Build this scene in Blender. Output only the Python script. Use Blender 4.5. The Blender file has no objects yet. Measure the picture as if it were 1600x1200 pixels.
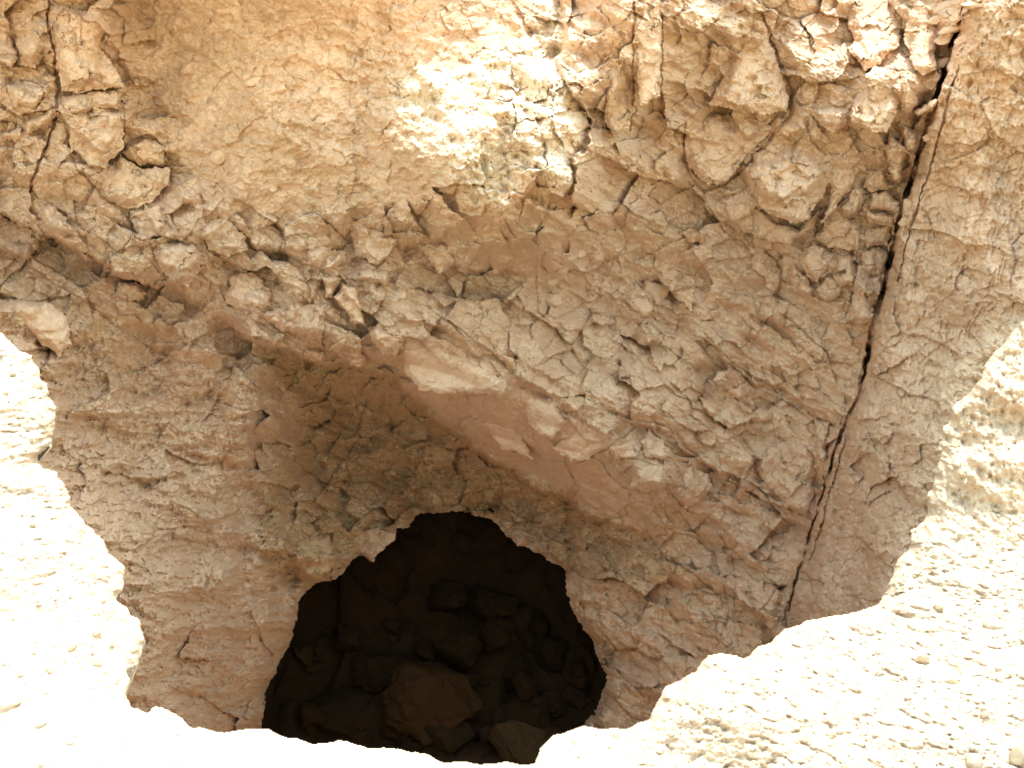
import bpy, math
import numpy as np
from mathutils import Vector

rng = np.random.default_rng(7)
scene = bpy.context.scene
COL = scene.collection

# ------------------------------------------------------------------ camera model
F = 1931.0                      # focal length in image pixels (1600 wide)
PITCH = math.radians(30.0)
CAM = np.array([0.0, 0.0, 1.6])
CP, SP = math.cos(PITCH), math.sin(PITCH)
FW = np.array([0, CP, -SP]); RT = np.array([1.0, 0, 0]); UP = np.array([0, SP, CP])

def world(u, v, d):
    """point on the camera ray through image pixel (u, v), at depth d"""
    a = (np.asarray(u) - 800.0) / F
    b = -(np.asarray(v) - 600.0) / F
    d = np.asarray(d)
    return np.stack([CAM[0] + d * a, CAM[1] + d * (CP + b * SP), CAM[2] + d * (-SP + b * CP)], -1)

def d_of_Y(Y, v):
    return Y / (CP - (v - 600.0) / F * SP)

def d_of_z(z, v):
    return (z - CAM[2]) / (-SP - (v - 600.0) / F * CP)

# ------------------------------------------------------------------ noise
_perm = rng.permutation(4096).astype(np.int32)
_g2 = rng.normal(size=(4096, 2)); _g2 /= np.linalg.norm(_g2, axis=1)[:, None]; _g2 = _g2.astype(np.float32)
_g3 = rng.normal(size=(4096, 3)); _g3 /= np.linalg.norm(_g3, axis=1)[:, None]

def _h2(i, j, s):
    return _perm[(_perm[(i + s * 131) & 4095] + j) & 4095]

def perlin2(x, y, s=0):
    xi = np.floor(x).astype(np.int32); yi = np.floor(y).astype(np.int32)
    fx = x - xi; fy = y - yi
    u = fx * fx * fx * (fx * (fx * 6 - 15) + 10); w = fy * fy * fy * (fy * (fy * 6 - 15) + 10)
    def g(a, b):
        gr = _g2[_h2(xi + a, yi + b, s)]
        return gr[..., 0] * (fx - a) + gr[..., 1] * (fy - b)
    n0 = g(0, 0) * (1 - u) + g(1, 0) * u
    n1 = g(0, 1) * (1 - u) + g(1, 1) * u
    return (n0 * (1 - w) + n1 * w) * 1.5

def perlin3(p, s=0):
    pi = np.floor(p).astype(np.int64); f = p - pi
    w = f * f * f * (f * (f * 6 - 15) + 10)
    r = 0
    for a in (0, 1):
        for b in (0, 1):
            for c in (0, 1):
                h = _perm[(_h2(pi[..., 0] + a, pi[..., 1] + b, s) + pi[..., 2] + c) & 4095]
                gr = _g3[h]
                dd = gr[..., 0] * (f[..., 0] - a) + gr[..., 1] * (f[..., 1] - b) + gr[..., 2] * (f[..., 2] - c)
                r = r + dd * (w[..., 0] if a else 1 - w[..., 0]) * (w[..., 1] if b else 1 - w[..., 1]) * (w[..., 2] if c else 1 - w[..., 2])
    return r * 1.5

def fbm2(x, y, o, s=0, gain=.5, lac=2.03):
    r = 0; a = 1.0
    for k in range(o):
        r = r + a * perlin2(x, y, s + k * 7); x = x * lac + 3.1; y = y * lac + 1.7; a *= gain
    return r

def ridge2(x, y, o, s=0, gain=.5):
    r = 0; a = 1.0
    for k in range(o):
        r = r + a * (1 - 2 * np.abs(perlin2(x, y, s + k * 7))); x = x * 2.03 + 3.1; y = y * 2.03 + 1.7; a *= gain
    return r

def fbm3(p, o, s=0, gain=.5):
    r = 0; a = 1.0
    for k in range(o):
        r = r + a * perlin3(p, s + k * 7); p = p * 2.03 + 1.3; a *= gain
    return r

_rv = rng.random((4096, 6)).astype(np.float32)
def voro(x, y, size, ang, asp, s):
    """fracture cells: edge distance, random values and offset from the cell centre"""
    c, n = math.cos(ang), math.sin(ang)
    X = (x * c + y * n) / size / asp; Y = (-x * n + y * c) / size
    xi = np.floor(X).astype(np.int32); yi = np.floor(Y).astype(np.int32)
    f1 = np.full(X.shape, 9.0, X.dtype); f2 = np.full(X.shape, 9.0, X.dtype)
    dx1 = np.zeros(X.shape, X.dtype); dy1 = np.zeros(X.shape, X.dtype); id1 = np.zeros(X.shape, np.int32)
    for a in (-1, 0, 1):
        for b in (-1, 0, 1):
            h = _h2(xi + a, yi + b, s)
            rv = _rv[h]
            dx = X - (xi + a + .5 + (rv[..., 0] - .5) * .9); dy = Y - (yi + b + .5 + (rv[..., 1] - .5) * .9)
            dd = np.sqrt(dx * dx + dy * dy)
            m = dd < f1
            f2 = np.where(m, f1, np.minimum(f2, dd))
            dx1 = np.where(m, dx, dx1); dy1 = np.where(m, dy, dy1); id1 = np.where(m, h, id1)
            f1 = np.where(m, dd, f1)
    rv = _rv[id1]
    return (f2 - f1) * .5 * size, rv[..., 2] - .5, rv[..., 3] - .5, rv[..., 4] - .5, dx1 * size * asp, dy1 * size

def sstep(a, b, x):
    t = np.clip((x - a) / (b - a), 0, 1); return t * t * (3 - 2 * t)

# ------------------------------------------------------------------ 2-D shape helpers
def poly_sdf(poly, U, V):
    """signed distance, positive inside"""
    p = np.asarray(poly, float); q = np.roll(p, -1, 0)
    best = np.full(U.shape, 1e9); ins = np.zeros(U.shape, bool)
    for (x0, y0), (x1, y1) in zip(p, q):
        ex, ey = x1 - x0, y1 - y0; wx, wy = U - x0, V - y0
        t = np.clip((wx * ex + wy * ey) / (ex * ex + ey * ey + 1e-9), 0, 1)
        best = np.minimum(best, (wx - ex * t) ** 2 + (wy - ey * t) ** 2)
        c = (y0 > V) != (y1 > V)
        xc = x0 + (V - y0) / (y1 - y0 + 1e-12) * ex
        ins ^= c & (U < xc)
    s = np.sqrt(best)
    return np.where(ins, s, -s)

def line_dist(pl, U, V):
    """distance to a polyline, side (+ = below/right of its direction) and position along it"""
    p = np.asarray(pl, float)
    best = np.full(U.shape, 1e18); side = np.zeros(U.shape); along = np.zeros(U.shape)
    L = np.hypot(*(p[1:] - p[:-1]).T); cum = np.concatenate([[0], np.cumsum(L)])
    for k in range(len(p) - 1):
        x0, y0 = p[k]; x1, y1 = p[k + 1]
        ex, ey = x1 - x0, y1 - y0; wx, wy = U - x0, V - y0
        t = np.clip((wx * ex + wy * ey) / (ex * ex + ey * ey + 1e-9), 0, 1)
        d2 = (wx - ex * t) ** 2 + (wy - ey * t) ** 2
        m = d2 < best
        best = np.where(m, d2, best)
        side = np.where(m, np.sign(ex * wy - ey * wx), side)
        along = np.where(m, (cum[k] + t * L[k]) / cum[-1], along)
    return np.sqrt(best), side, along

# ------------------------------------------------------------------ mesh helpers
def tag(o, label=None, cat=None, group=None, kind=None):
    if label: o['label'] = label
    if cat: o['category'] = cat
    if group: o['group'] = group
    if kind: o['kind'] = kind
    return o

def make_obj(name, verts, faces, mat, tint=None, smooth=True, recenter=True):
    verts = np.asarray(verts, np.float64)
    c = np.zeros(3)
    if recenter:
        c = verts.mean(0); c[2] = verts[:, 2].min()
    me = bpy.data.meshes.new(name)
    nv, nf = len(verts), len(faces)
    k = faces.shape[1]
    me.vertices.add(nv); me.vertices.foreach_set('co', (verts - c).astype(np.float32).ravel())
    me.loops.add(nf * k); me.loops.foreach_set('vertex_index', faces.astype(np.int32).ravel())
    me.polygons.add(nf); me.polygons.foreach_set('loop_start', np.arange(0, nf * k, k, dtype=np.int32))
    me.update(calc_edges=True)
    me.polygons.foreach_set('use_smooth', np.full(nf, smooth))
    if tint is not None:
        at = me.attributes.new('tint', 'FLOAT_COLOR', 'POINT')
        t4 = np.ones((nv, 4), np.float32); t4[:, :3] = tint
        at.data.foreach_set('color', t4.ravel())
    me.materials.append(mat); me.update()
    o = bpy.data.objects.new(name, me); o.location = c
    COL.objects.link(o)
    return o

def compact(verts, faces, tint):
    used = np.zeros(len(verts), bool); used[faces.ravel()] = True
    idx = np.cumsum(used) - 1
    return verts[used], idx[faces], tint[used]

# ------------------------------------------------------------------ materials
def rock_material(name, base=None, bump=.22, scale=1.0, dust=(.72, .60, .45), var=.22, rough=.95):
    m = bpy.data.materials.new(name); m.use_nodes = True
    nt = m.node_tree; N = nt.nodes; L = nt.links
    bs = N['Principled BSDF']
    bs.inputs['Roughness'].default_value = rough
    bs.inputs['Specular IOR Level'].default_value = .12
    geo = N.new('ShaderNodeNewGeometry')
    if base is None:
        at = N.new('ShaderNodeAttribute'); at.attribute_name = 'tint'; src = at.outputs['Color']
    else:
        rgb = N.new('ShaderNodeRGB'); rgb.outputs[0].default_value = (*base, 1); src = rgb.outputs[0]
    def noise(sc, det, rough_=.6):
        n = N.new('ShaderNodeTexNoise'); n.inputs['Scale'].default_value = sc * scale
        n.inputs['Detail'].default_value = det; n.inputs['Roughness'].default_value = rough_
        L.new(geo.outputs['Position'], n.inputs['Vector']); return n
    def mapr(sock, a, b, c, d):
        r = N.new('ShaderNodeMapRange'); r.inputs[1].default_value = a; r.inputs[2].default_value = b
        r.inputs[3].default_value = c; r.inputs[4].default_value = d; L.new(sock, r.inputs[0]); return r.outputs[0]
    def mix(kind, f, a, b):
        x = N.new('ShaderNodeMix'); x.data_type = 'RGBA'; x.blend_type = kind
        if isinstance(f, float): x.inputs[0].default_value = f
        else: L.new(f, x.inputs[0])
        for s, i in ((a, 6), (b, 7)):
            if isinstance(s, tuple): x.inputs[i].default_value = (*s, 1)
            else: L.new(s, x.inputs[i])
        return x.outputs[2]
    n1 = noise(3.2, 6); n2 = noise(17, 8, .65); n3 = noise(90, 5, .7)
    # pale dust in broad patches, browner stain in others
    c = mix('MIX', mapr(n1.outputs[0], .50, .72, 0, .55), src, dust)
    st = mix('MULTIPLY', 1.0, c, (.86, .74, .60))
    c = mix('MIX', mapr(n2.outputs[0], .52, .75, 0, .75), c, st)
    g = mapr(n3.outputs[0], .3, .7, 1 - var, 1 + var * .5)
    gc = N.new('ShaderNodeCombineColor')
    for i in range(3): L.new(g, gc.inputs[i])
    c = mix('MULTIPLY', 1.0, c, gc.outputs[0])
    L.new(c, bs.inputs['Base Color'])
    b1 = N.new('ShaderNodeBump'); b1.inputs['Strength'].default_value = bump; b1.inputs['Distance'].default_value = .01
    n4 = noise(140, 6, .7); L.new(n4.outputs[0], b1.inputs['Height'])
    L.new(b1.outputs[0], bs.inputs['Normal'])
    return m

MAT_ROCK = rock_material('limestone_rock', dust=(.79, .56, .405), var=.14)
MAT_GROUND = rock_material('pale_ground', bump=.3, dust=(.58, .46, .35), var=.12)
MAT_CAVE = rock_material('cave_rock_shade_tint', dust=(.058, .033, .013))  # near-black rock: the cave's darkness is put into its colour
MAT_STONE = rock_material('loose_stone', bump=.3, dust=(.46, .37, .28), var=.15)
MAT_BRICK = rock_material('red_sherd', base=(.50, .24, .13), dust=(.55, .36, .22))

PALE = np.array([.66, .468, .337]); ORANGE = np.array([.62, .425, .29]); OCHRE = np.array([.69, .478, .28])
BROWN = np.array([.84, .596, .405]); PINK = np.array([.82, .572, .392]); GREY = np.array([.78, .562, .405])  # brown raised brighter to make up for weak fill light low down
GROUND = np.array([.57, .455, .365])

# ------------------------------------------------------------------ CLIFF: rock face built by pushing image pixels out along camera rays
def axis(fine0, fine1, step, lo, hi, grow=1.25):
    a = list(np.arange(fine0, fine1 + .01, step))
    s = step
    while a[-1] < hi: s = min(s * grow, 4.0 if a[-1] < fine1 + 280 else 22); a.append(a[-1] + s)
    s = step; b = []
    x = fine0
    while x > lo: s = min(s * grow, 4.0 if x > fine0 - 280 else 22); x -= s; b.append(x)
    return np.array(b[::-1] + a)

STEP = 1.3
us = axis(-24, 1624, STEP, -620, 2250)
vs = axis(-24, 1200, STEP, -430, 1420)
U, V = np.meshgrid(us.astype(np.float32), vs.astype(np.float32))

CTRL = """
-600 -430 3.9  -300 -430 4.1  0 -430 4.2  300 -430 4.25  560 -430 4.4  660 -430 5.4  800 -430 5.7  920 -430 5.8  1060 -430 5.6  1200 -430 5.5  1350 -430 5.9  1500 -430 5.9  1700 -430 5.5 2200 -430 5.0
-500 -250 4.0  -200 -250 4.2  0 -250 4.25  300 -250 4.25  540 -250 4.35  640 -250 5.0  780 -250 5.4  920 -250 5.5  1060 -250 5.25  1200 -250 5.1  1350 -250 5.7  1500 -250 5.4  1650 -250 5.0 1850 -250 4.9 2200 -250 4.6
-200 -100 4.3  0 -100 4.35  300 -100 4.38  540 -100 4.42  640 -100 4.75  720 -100 5.25  820 -100 5.5  940 -100 5.4  1060 -100 5.0  1200 -100 4.9  1320 -100 5.4  1420 -100 5.4  1550 -100 4.95  1650 -100 4.8 1800 -100 4.65
-400 0 4.2  0 0 4.55  130 0 4.5  230 0 4.78  400 0 4.6  600 0 4.72  800 0 5.12  870 0 5.06  960 0 4.96 1060 0 4.96 1150 0 4.97  1350 0 5.32  1420 0 5.22  1500 0 4.88  1600 0 4.68 1900 0 4.4
0 150 4.55  130 150 4.45  240 150 4.76  400 150 4.56  600 150 4.64  750 150 4.68  880 150 4.72  960 150 5.02  1060 150 5.12 1150 150 5.08  1350 150 4.88  1430 150 4.92  1500 150 4.78  1600 150 4.58 1900 150 4.3
-300 280 4.0 0 280 4.5  100 280 4.46  250 280 4.62  400 280 4.5  600 280 4.48  800 280 4.32  890 280 4.40  960 280 4.94  1060 280 5.1 1220 280 4.98  1380 280 5.0  1500 280 4.7  1600 280 4.45
600 345 4.5 700 340 4.42 800 335 4.30 870 335 4.40
0 400 4.45  120 400 4.5 250 420 4.52  400 400 4.62  560 430 4.6  700 430 4.7  800 420 4.85  950 400 5.1  1200 400 5.1  1350 400 5.0  1450 400 4.72  1600 400 4.32 1800 400 4.1
-300 550 3.5 0 550 4.2  100 550 4.5  250 550 4.85  360 530 4.75 400 490 4.6 500 510 4.5 620 540 4.50  760 600 4.56  900 660 4.70  1040 740 4.80 900 550 5.0  1100 550 5.1  1300 550 5.05  1430 550 4.62  1500 550 4.36 1600 550 4.02 1750 550 3.8
-100 700 3.5 100 700 4.15  250 700 4.65  400 650 4.72 400 720 4.85  480 620 5.2 530 650 5.62  620 700 5.85  740 770 5.7 860 830 5.45  1150 700 5.08  1270 700 4.98  1350 700 4.62  1460 700 4.12  1600 700 3.62 1750 700 3.4
0 850 3.1 215 850 3.95  330 850 4.55  450 850 4.95  550 850 5.15  700 850 5.3  850 880 5.15  1000 850 5.2  1080 840 5.05 1150 850 5.0  1260 850 4.85  1340 850 4.45  1410 850 4.05  1500 850 3.75 1650 850 3.4
100 1000 3.0 215 1000 3.65  330 1000 4.35  430 1000 4.85  900 1000 5.1  1050 1000 4.98  1180 1000 4.75  1290 1000 4.4 1400 1000 3.7
215 1150 3.5  330 1150 4.3  450 1150 4.95  900 1150 5.05  1050 1150 4.8 1250 1150 4.3
330 1400 4.2 450 1400 4.9 900 1400 5.0 1100 1400 4.5
""".split()
C = np.array(CTRL, float).reshape(-1, 3)  # topmost rows form an unseen brow, shaped and notched to cast the shade
def tps(P, vals, Q):
    P = P / 300.0; Q = Q / 300.0
    def K(A, B):
        r2 = ((A[:, None, :] - B[None, :, :]) ** 2).sum(-1)
        return .5 * r2 * np.log(r2 + 1e-9)
    n = len(P); M = np.zeros((n + 3, n + 3))
    M[:n, :n] = K(P, P) + np.eye(n) * .002
    M[:n, n] = 1; M[:n, n + 1:] = P; M[n, :n] = 1; M[n + 1:, :n] = P.T
    w = np.linalg.solve(M, np.concatenate([vals, np.zeros(3)]))
    return K(Q, P) @ w[:n] + w[n] + Q @ w[n + 1:]
cu = np.linspace(-640, 2280, 220); cv = np.linspace(-450, 1450, 150)
cU, cV = np.meshgrid(cu, cv)
Yc = np.concatenate([tps(C[:, :2], C[:, 2], np.stack([cU.ravel(), cV.ravel()], -1)[i:i + 3000]) for i in range(0, cU.size, 3000)]).reshape(cU.shape)
def bil(A, gu, gv, U, V):
    x = np.clip(np.interp(U, gu, np.arange(len(gu))), 0, len(gu) - 1.001); y = np.clip(np.interp(V, gv, np.arange(len(gv))), 0, len(gv) - 1.001)
    i = x.astype(int); j = y.astype(int); fx = x - i; fy = y - j
    return (A[j, i] * (1 - fx) + A[j, i + 1] * fx) * (1 - fy) + (A[j + 1, i] * (1 - fx) + A[j + 1, i + 1] * fx) * fy
Ybase = bil(Yc, cu, cv, U, V)
D0 = d_of_Y(Ybase, V)

# wobble of the image coordinates so that no drawn edge is a ruled line
def wob(x, y, amp, size, s):
    return amp * fbm2(x / size, y / size, 4, s), amp * fbm2(x / size, y / size, 4, s + 50)
w1, w2 = wob(U, V, 9, 60, 300)
w3, w4 = wob(U, V, 3.0, 14, 340)
WU, WV = U + w1 + w3, V + w2 + w4

FU = np.arange(-700, 2340, 4.0); FV_ = np.arange(-520, 1520, 4.0)
fU, fV = np.meshgrid(FU, FV_)
_x = np.clip((WU + 700) / 4, 0, len(FU) - 1.001); _y = np.clip((WV + 520) / 4, 0, len(FV_) - 1.001)
_i = _x.astype(np.int32); _j = _y.astype(np.int32); _fx = (_x - _i); _fy = (_y - _j); _k = _j * len(FU) + _i; _w = len(FU)
def sample(A):
    """coarse field -> every point of the face (with wobbled image coordinates)"""
    A = A.ravel()
    return (A[_k] * (1 - _fx) + A[_k + 1] * _fx) * (1 - _fy) + (A[_k + _w] * (1 - _fx) + A[_k + _w + 1] * _fx) * _fy
_sd = {}
def region_sd(k):
    if k not in _sd: _sd[k] = sample(poly_sdf(REG[k], fU, fV))
    return _sd[k]
def soft(poly, w):
    return sstep(-w, w, sample(poly_sdf(poly, fU, fV)))

RIM = [(-700,300),(-300,440),(-60,500),(0,520),(30,545),(58,570),(74,610),(84,650),(76,690),(62,718),(95,760),(120,800),(150,835),(178,860),(188,895),(204,945),(210,975),(222,1000),(220,1030),(210,1060),(214,1092),(238,1100),(262,1108),(285,1122),(300,1136),(340,1140),(385,1142),(420,1138),(450,1150),(490,1162),(530,1158),(565,1166),(600,1168),(640,1176),(672,1178),(700,1186),(740,1192),(800,1192),(836,1192),(842,1165),(862,1150),(890,1142),(915,1132),(945,1140),(985,1136),(1010,1120),(1030,1090),(1045,1070),(1075,1050),(1110,1032),(1150,1020),(1190,1005),(1222,985),(1260,974),(1300,962),(1345,952),(1372,940),(1392,905),(1412,868),(1440,815),(1452,765),(1468,705),(1486,650),(1520,605),(1548,560),(1585,510),(1620,470),(1700,420),(2300,200),(2300,1900),(-700,1900)]
REG = {
 'buttress': [(205,-500),(845,-500),(845,-150),(858,-60),(868,-20),(886,15),(888,55),(868,88),(878,122),(905,150),(926,186),(918,232),(900,250),(902,282),(890,305),(905,330),(872,358),(800,375),(700,392),(620,410),(540,425),(480,405),(400,385),(330,330),(275,270),(240,160),(215,60)],
 'conglo': [(235,-500),(880,-500),(800,100),(740,240),(640,320),(520,330),(420,330),(330,310),(270,240),(240,120)],
 'column': [(-700,-500),(190,-500),(195,0),(185,100),(235,200),(268,260),(265,300),(300,330),(390,385),(310,410),(225,435),(160,405),(55,360),(-700,280)],
 'ledge': [(300,400),(400,390),(520,420),(600,460),(700,520),(800,580),(900,655),(1000,640),(1060,690),(1120,745),(1130,780),(1010,835),(900,790),(790,735),(700,672),(650,625),(620,585),(500,568),(390,530),(340,480)],
 'lintel': [(620,540),(700,525),(800,590),(900,655),(985,700),(930,720),(1010,780),(1000,820),(900,780),(790,735),(700,672),(650,625)],
 'alcove': [(400,560),(480,560),(620,585),(700,672),(790,735),(900,790),(1010,835),(1060,900),(960,920),(880,900),(800,830),(700,790),(620,830),(540,880),(480,930),(420,900),(400,800),(460,700),(480,620)],
 'lowleft': [(-100,480),(150,480),(300,560),(400,640),(400,760),(460,860),(480,920),(450,1100),(420,1400),(-100,1400)],
 'slab': [(1500,-500),(1500,60),(1472,120),(1450,190),(1432,260),(1412,330),(1396,390),(1378,460),(1362,530),(1350,600),(1322,660),(1306,700),(1290,770),(1264,840),(1242,910),(1226,985),(1200,1100),(1150,1400),(2400,1400),(2400,-500)],
 'shoulder': [(880,800),(1010,835),(1100,800),(1150,860),(1230,900),(1226,985),(1200,1400),(930,1400),(940,1050),(890,940)],
 'strata': [(1000,430),(1200,500),(1330,600),(1310,680),(1290,830),(1130,780),(1060,700),(960,640),(930,560)],
 'rubble': [(900,330),(960,240),(1060,260),(1080,370),(1050,470),(1040,560),(940,600),(880,520),(860,400)],
}
W = {k: sstep(-14, 14, region_sd(k)) for k in REG}

# relief towards the viewer (metres)
R = np.zeros_like(U)
def step_edge(pl, A, width=10, decay=120, fade=.08):
    """rock overhang: below/right of the line the face steps back by A, then comes forward again"""
    d, s, t = line_dist(pl, fU, fV)
    sd = sample(d * s); t = sample(t)
    f = sstep(0, fade, t) * sstep(0, fade, 1 - t)
    return -A * f * sstep(-width * .3, width, sd) * np.exp(-np.maximum(sd, 0) / decay)
STEPS = [
 ([(-60,305),(0,336),(55,362),(110,388),(170,420),(225,442),(270,440),(300,465),(345,488)], .34, 8, 110, .2),
 ([(330,490),(390,530),(440,545),(500,568),(560,575),(620,585),(650,625),(700,672),(740,700),(790,735),(850,765),(900,790),(960,815),(1020,838)], .48, 8, 130, .16),
 ([(845,-150),(858,-60),(868,-20),(886,15),(888,55),(868,88),(878,122),(905,150),(926,186),(918,232),(900,250),(902,282),(890,305),(905,330),(872,358)], .20, 6, 80),
 ([(905,330),(870,355),(800,375),(700,392),(620,410),(540,425),(480,405)], .13, 16, 110, .2),
 ([(500,410),(560,450),(640,500),(720,532),(800,578),(870,625),(960,690)], .09, 7, 45),
 ([(1010,470),(1050,500),(1100,530),(1180,590),(1250,630),(1312,672)], .08, 6, 40),
 ([(960,645),(1000,655),(1060,690),(1120,742),(1200,785),(1280,822)], .10, 6, 45),
 ([(1105,778),(1140,790),(1180,812),(1240,842)], .06, 6, 40),
 ([(380,520),(430,560),(475,600),(465,650),(430,700),(370,715),(330,720)][::-1], -.0, 8, 60),
 ([(160,738),(190,742),(250,745),(300,742)], .10, 6, 40),
 ([(320,400),(380,420),(430,440),(480,470),(510,420)], .08, 6, 45),
 ([(340,330),(400,385),(470,410),(540,420),(570,395)], .06, 6, 40),
 ([(620,400),(655,378),(700,405),(760,430),(800,420)], .08, 6, 40),
 ([(200,700),(250,690),(300,705),(350,720),(400,740)], .06, 6, 40),
 ([(400,660),(470,650),(540,655),(600,640),(650,690)], .05, 6, 40),
 ([(480,740),(540,770),(600,745),(640,760),(690,740)], .05, 6, 35),
 ([(470,790),(540,800),(600,800),(650,785),(720,790)], .04, 6, 30),
 ([(990,540),(1040,450),(1060,455)], .05, 6, 40),
]
for st_ in STEPS:
    R += step_edge(*st_)
def shelf(pl, A, ramp, decay, fade=.1):
    """below the line the face swells forward by A over the given ramp"""
    d, s, t = line_dist(pl, fU, fV)
    sd = sample(d * s) + 26 * perlin2(U / 70, V / 70, 505) + 12 * perlin2(U / 24, V / 24, 506); t = sample(t)
    f = sstep(0, fade, t) * sstep(0, fade, 1 - t)
    return A * f * sstep(0, ramp, sd) * np.exp(-np.maximum(sd - ramp, 0) ** 2 / (2 * decay ** 2))
SHELF = [(500,150),(570,120),(600,105),(660,88),(720,60),(775,40),(805,5),(840,-60),(880,-140)]
lm = sstep(-70, 90, WU - (590 + .42 * (WV - 110)))
R += shelf(SHELF, .52, 175, 110) * lm
R += .10 * W['buttress'] * sstep(820, 900, WU) * sstep(420, 120, WV) * np.clip(region_sd('buttress') / 60, 0, 1)
R += shelf([(1290,-60),(1310,20),(1325,60),(1390,90),(1440,60),(1460,-40)], .10, 60, 60)
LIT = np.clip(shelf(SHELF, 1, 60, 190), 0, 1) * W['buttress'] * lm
# slab stands forward of its neighbour, left pillar gully, big rounded forms
R += .20 * W['slab'] * np.exp(-np.maximum(region_sd('slab'), 0) / 200)
R -= .07 * np.exp(-(region_sd('slab') / 20) ** 2) * sstep(-50, 60, V)
def bump(cx, cy, rx, ry, h, ang=0):
    c, s = math.cos(ang), math.sin(ang)
    x = ((WU - cx) * c + (WV - cy) * s) / rx; y = (-(WU - cx) * s + (WV - cy) * c) / ry
    return h * np.clip(1 - x * x - y * y, 0, None) ** 1.2
for a in [(405,640,80,95,.16,.3),(60,590,90,130,.10,0),(140,330,120,90,.07,.3),(1385,150,60,80,.12,0),(1225,285,75,75,.07,0),
          (700,330,160,70,.08,.1),(850,290,60,70,.08,0),(340,960,45,180,.06,.1),(410,960,30,150,.05,.05),(270,980,40,150,.05,0),
          (600,720,120,60,.05,.2),(1000,920,90,120,.06,.5),(540,370,160,60,.05,.1),(1150,730,60,60,.05,0),(860,130,60,90,.06,0),(740,120,130,50,.06,-.3)]:
    R += bump(*a)

CRACKS = [  # polyline, depth, half-width start, half-width end
 ([(1512,-10),(1500,30),(1490,62),(1476,110),(1455,180),(1436,240),(1416,310),(1396,385),(1378,455),(1364,520),(1350,590),(1332,640),(1308,695),(1290,765),(1264,838),(1243,910),(1226,985)], .40, 4.8, 1.3),
 ([(1500,100),(1478,170),(1462,235),(1440,300),(1420,370),(1402,440)], .10, 3, 2),
 ([(1390,420),(1372,500),(1352,560),(1338,620),(1322,668)], .12, 3, 3),
 ([(1330,645),(1318,700),(1300,760),(1285,820),(1262,880)], .12, 3, 2),
 ([(75,-30),(76,30),(84,80),(92,140),(86,190),(72,230),(56,270),(45,300)], .12, 4, 4),
 ([(45,290),(60,310),(100,335),(135,360),(190,395),(210,360),(200,330)], .05, 3, 2),
 ([(0,336),(55,362),(110,388),(160,412)], .10, 5, 3),
 ([(0,395),(60,425),(130,470),(190,515),(260,560)], .05, 3, 2),
 ([(1190,20),(1215,90),(1236,140),(1238,178),(1205,215),(1165,262),(1130,290),(1100,297)], .09, 4, 3),
 ([(1070,190),(1068,240),(1085,285),(1100,297),(1105,320),(1130,360),(1160,385)], .06, 3, 2),
 ([(1258,190),(1268,220),(1285,238),(1310,240)], .07, 3.5, 3),
 ([(992,-20),(990,60),(988,150),(985,205)], .07, 4, 3),
 ([(1033,20),(1033,90),(1034,160)], .05, 2.5, 2),
 ([(160,175),(195,170),(193,215),(160,265),(140,275)], .05, 2.5, 2),
 ([(188,238),(215,262),(266,260),(267,290)], .05, 2.5, 2),
 ([(105,200),(107,230),(120,265),(150,295),(190,330),(205,345),(213,372),(240,372)], .05, 2.5, 2.5),
 ([(840,400),(838,440),(841,490),(850,495)], .05, 2.5, 2),
 ([(660,95+380),(700,500),(760,545),(800,585)], .05, 2.5, 2),
 ([(1312,672),(1270,650),(1240,620),(1180,590),(1100,530)], .07, 3, 2.5),
 ([(960,645),(1000,655),(1040,665),(1075,700),(1115,738)], .08, 3, 3.5),
 ([(1120,742),(1200,785),(1270,812)], .07, 3, 2),
 ([(1225,490),(1260,520),(1290,550),(1310,600)], .06, 3, 2),
 ([(1340,360),(1338,420),(1330,470),(1318,500)], .05, 2.5, 2),
 ([(900,725),(940,705),(975,682),(1000,660)], .05, 2.5, 2),
 ([(700,622),(740,618),(770,615)], .06, 2.5, 2),
 ([(1000,860),(1060,880),(1100,910),(1150,960)], .05, 2.5, 2),
 ([(1130,900),(1140,960),(1120,1010)], .05, 3, 2),
 ([(1100,800),(1140,840),(1148,900),(1150,960)], .05, 3, 2),
 ([(215,90+290),(260,440)], .03, 2, 2),
]
groove = np.zeros_like(U)
w5, w6 = wob(U, V, 2.2, 18, 700)
for pl, dep, h0, h1 in CRACKS:
    p = np.array(pl, float)
    i0, i1 = np.searchsorted(us, [p[:, 0].min() - 30, p[:, 0].max() + 30]); j0, j1 = np.searchsorted(vs, [p[:, 1].min() - 30, p[:, 1].max() + 30])
    sl = (slice(j0, j1), slice(i0, i1))
    d, s, t = line_dist(pl, (U + w5 + w1 * .25)[sl], (V + w6 + w2 * .25)[sl])
    if dep < .3: dep *= .45; h0 *= .55; h1 *= .5
    hw = h0 + (h1 - h0) * t
    hw = hw * (1 + .55 * perlin2(t * 14, t * 3 + dep * 100, 11) + .35 * perlin2(t * 45, t * 9 + dep * 50, 12)) * (1 if dep < .3 else sstep(0, .12, t)) * sstep(0, .03, t + .001) ** .3
    if dep > .3: dep = dep * (1 - .65 * sstep(.5, .85, t)) * (.30 + .70 * sstep(-.25, .3, perlin2(t * 22, t * 2 + 3.3, 13)))
    groove[sl] = np.maximum(groove[sl], dep * sstep(1.5, .55, d / hw) * np.where((t <= 0) | (t >= 1), np.exp(-(d / hw) ** 2), 1))

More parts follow.
